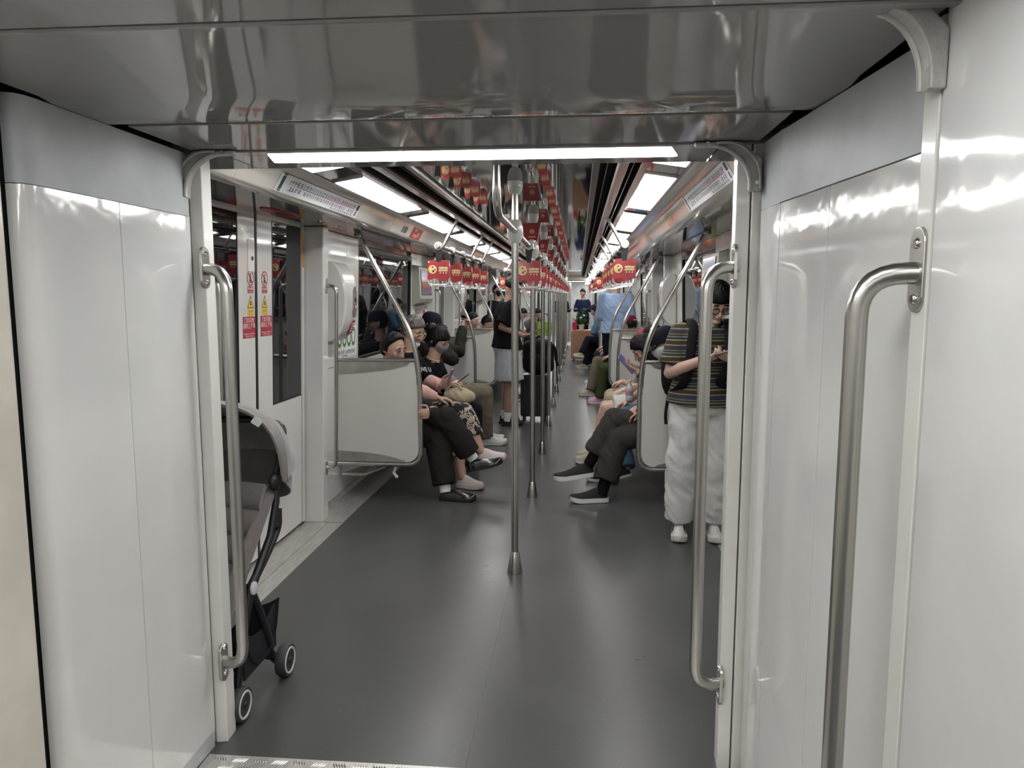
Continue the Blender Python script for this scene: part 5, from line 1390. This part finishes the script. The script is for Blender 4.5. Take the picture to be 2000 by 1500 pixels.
person('woman with long dark hair hunched over a large phone on the right bench',J,f,dict(skin=M['skin'],hair=('long',M['hair_black'],.020,((0,-.06,-.07),(.075,.06,.11)),((-.062,.02,-.07),(.026,.045,.10)),((.062,.02,-.07),(.026,.045,.10))),face=True,
   shirt=long(M['navy'],sleeve=1.6),trousers=dict(m=M['denim'],infl=.020),shoes=dict(m=M['shoe_black'],sole=M['sole_white'])),vox=.0075,seed=8)
phone('large lit phone held by the long-haired woman',(.735,6.03,.955),(-.62,-.1,.72),(.72,-.35,.55),M['phone_case'],True,sz=(.045,.09))
J,f=seated(1,6.70,1.08,head=(1.03,6.72,1.13),hf=(-.8,-.1,-.55))
J.update(knL=V((.60,6.60,.50)),knR=V((.60,6.80,.49)),anL=V((.50,6.62,.085)),toeL=V((.32,6.60,0)),anR=V((.52,6.82,.085)),toeR=V((.34,6.82,0)),elL=V((1.0,6.50,.76)),wrL=V((.80,6.46,.60)),hdL=V((-.8,.1,-.3)))
person('bare-kneed person in white shorts with a water bottle on the right bench',J,f,dict(skin=M['skin_pale'],hair=('short',M['hair_black'],.012),
   shirt=tshirt(M['black_cloth'],.95),trousers=dict(m=M['white_cloth'],len=.85,infl=.022,wide=.02,name='shorts'),shoes=dict(m=M['shoe_beige'],sole=M['sole_white'])),vox=.009,seed=9)
wb=thing('water_bottle','clear plastic water bottle with white cap standing up on the white shorts','bottle',(.79,6.42,.605))
MB().lathe([(.0005,0),(.030,0),(.032,.01),(.031,.05),(.032,.09),(.029,.12),(.014,.148),(.013,.155),(.0005,.155)],n=18).build('bottle_body',M['clear'],wb,True)
MB().lathe([(.0005,.154),(.0155,.154),(.0155,.176),(.0005,.176)],n=16).build('bottle_cap',M['sole_white'],wb,True)
MB().lathe([(.0325,.045),(.0328,.046),(.0328,.085),(.0325,.086)],n=18).build('bottle_label',mat('pinkish_label',(.5,.3,.3),.5),wb,True)
J,f=seated(1,7.35,1.10,head=at(1262,668,Y=7.3),hf=(-.85,-.1,-.45))
person('seated person in a bright red cap behind the long-haired woman',J,f,dict(skin=M['skin'],hair=('short',M['hair_black'],.010),cap=(M['cap_red'],True),shirt=tshirt(M['grey_cloth'],.9),trousers=dict(m=M['beige_cloth']),shoes=dict(m=M['shoe_beige'],sole=M['sole_white'])),vox=.011,seed=10)
# ---- standing man in blue shirt by the second right door ------------------------
J,f=standing(.885,10.95,(.15,1,0),h=1.88,hf=(.1,.9,-.25))
r,_,_=person('standing man in a light blue shirt seen from behind before the second right bench',J,f,dict(skin=M['skin'],hair=('short',M['hair_black'],.010),build=1.12,sw=1.12,shirt=long(M['blue_shirt'],'blue_shirt',infl=.028,wr=.008,lo=-.1),trousers=dict(m=M['navy']),shoes=LOAFER),vox=.010,seed=11)
# ---- right bench two ------------------------------------------------------------
def sitter(label,s,Y,hp,sp,hf=None,extra=None,vox=.012,seed=0,px=1.10):
    J,f=seated(s,Y,px,head=hp,hf=hf or (-s*.85,-.1,-.4))
    if extra: J.update(extra)
    return person(label,J,f,sp,vox=vox,seed=seed)
def W(trous,shirt,shoes,sole=None,hair='short',cap=None,**kw):
    d=dict(skin=M['skin'],hair=(hair,M['hair_black'],.012),shirt=shirt,trousers=dict(m=trous,infl=.020),shoes=dict(m=shoes,sole=sole or M['sole_white']))
    if cap: d['cap']=cap
    d.update(kw); return d
sitter('seated person in a burgundy cap with olive trousers past the second right door',1,10.50,at(1232,634,Y=10.5),W(M['green_trous'],tshirt(M['grey_cloth']),M['shoe_rose'],cap=(M['cap_burg'],True,M['white_cloth'])),hf=(-.55,.75,-.3),
   extra=dict(knL=V((.70,10.40,.49)),anL=V((.66,10.38,.085)),toeL=V((.48,10.33,0)),knR=V((.70,10.62,.49)),anR=V((.68,10.60,.085)),toeR=V((.50,10.56,0))),seed=12)
sitter('seated person in a black cap beside the burgundy cap',1,11.40,at(1211,636,Y=11.35),W(M['khaki'],tshirt(M['black_cloth']),M['shoe_beige'],cap=(M['cap_navy'],True)),
   extra=dict(knL=V((.64,11.30,.50)),anL=V((.54,11.20,.085)),toeL=V((.36,11.16,0)),knR=V((.64,11.48,.50)),anR=V((.56,11.38,.085)),toeR=V((.38,11.36,0))),seed=13)
sitter('seated woman in a rose pink top on the second right bench',1,11.95,(.86,11.95,1.10),W(M['black_cloth'],tshirt(M['rose'],1.2),M['shoe_white'],hair='long'),seed=14)
sitter('distant seated person in dark trousers with legs crossed near the tan suitcase',1,15.50,at(1163,606,Y=15.5),W(M['navy'],long(M['denim'],'denim_jacket'),M['shoe_beige'],hair='long'),
   extra=dict(knL=V((.55,15.45,.60)),anL=V((.42,15.3,.33)),heL=V((.46,15.3,.24)),toeL=V((.24,15.25,.27)),knR=V((.62,15.6,.48)),anR=V((.50,15.5,.085)),toeR=V((.30,15.45,0))),seed=15)
sitter('distant seated person with blue mask behind the curved right poles',1,16.2,at(1175,616,Y=16.2),W(M['black_cloth'],long(M['beige_cloth']),M['shoe_black'],mask=M['mask_white']),seed=16)
sitter('faint seated person at the far end of the second right bench',1,12.55,(.92,12.55,1.12),W(M['navy'],tshirt(M['teal']),M['shoe_white']),seed=17)
# ---- left bench two and beyond ---------------------------------------------------
sitter('seated man with thick dark hair behind the third left screen',-1,10.62,at(922,626,Y=10.6),W(M['suit'],long(M['suit']),M['shoe_black'],face=True),hf=(.9,-.25,-.15),seed=18)
sitter('seated boy with short black hair farther along the second left bench',-1,11.35,at(952,630,Y=11.3),W(M['navy'],tshirt(M['white_cloth']),M['shoe_white']),hf=(.85,-.1,-.5),seed=19)
sitter('seated person bowed forward behind the man in shorts',-1,12.1,(-.80,12.1,1.10),W(M['grey_cloth'],tshirt(M['white_cloth']),M['shoe_white']),hf=(.75,-.1,-.6),seed=20)
J,f=standing(-1.17,13.75,(.8,-.6,0),h=1.74,hf=(.8,-.5,-.15))
person('standing man with a black face mask and navy jacket by the third left door',J,f,dict(skin=M['skin'],hair=('receding',M['hair_black'],.008),mask=M['mask_black'],shirt=long(M['navy']),trousers=dict(m=M['black_cloth']),shoes=LOAFER),vox=.012,seed=21)
sitter('distant person with dark hair on the third left bench',-1,16.3,at(1020,612,Y=16.3),W(M['black_cloth'],tshirt(M['white_cloth']),M['shoe_white']),hf=(.75,-.1,-.6),seed=22)
sitter('distant person in a grey top with a lime green bag on the third left bench',-1,17.2,at(1048,612,Y=17.2),W(M['navy'],tshirt(M['grey_cloth']),M['shoe_white']),hf=(.8,-.1,-.5),seed=23)
lg=thing('shoulder_bag','lime green patterned bag held by a distant person left of the poles','bag',(-.42,16.95,.60))
MB().extrude([(-.16,0),(.16,0),(.18,.32),(-.18,.32)],'y',-.06,.06).build('bag_body',mat('lime_green_print',(.22,.36,.04),.6,var=.5,vscale=14),lg,bevel=.02)
MB().tube(smooth_path([(-.10,0,.31),(-.06,0,.48),(.06,0,.48),(.10,0,.31)],5),.010,8).build('bag_handle',M['black_cloth'],lg,True)
J,f=standing(.47,21.2,(-.3,-1,0),h=1.72)
person('far standing man in dark blue by the end portal',J,f,dict(skin=M['skin'],hair=('short',M['hair_black'],.010),shirt=long(cloth('royal_navy_jacket',(.016,.024,.06))),trousers=dict(m=M['black_cloth']),shoes=LOAFER),vox=.014,seed=24)
J,f=standing(-.15,22.0,(.5,-.8,0),h=1.68)
person('far standing person in black beside the last poles',J,f,dict(skin=M['skin'],hair=('short',M['hair_black'],.010),shirt=long(M['black_cloth']),trousers=dict(m=M['black_cloth']),shoes=LOAFER),vox=.014,seed=25)
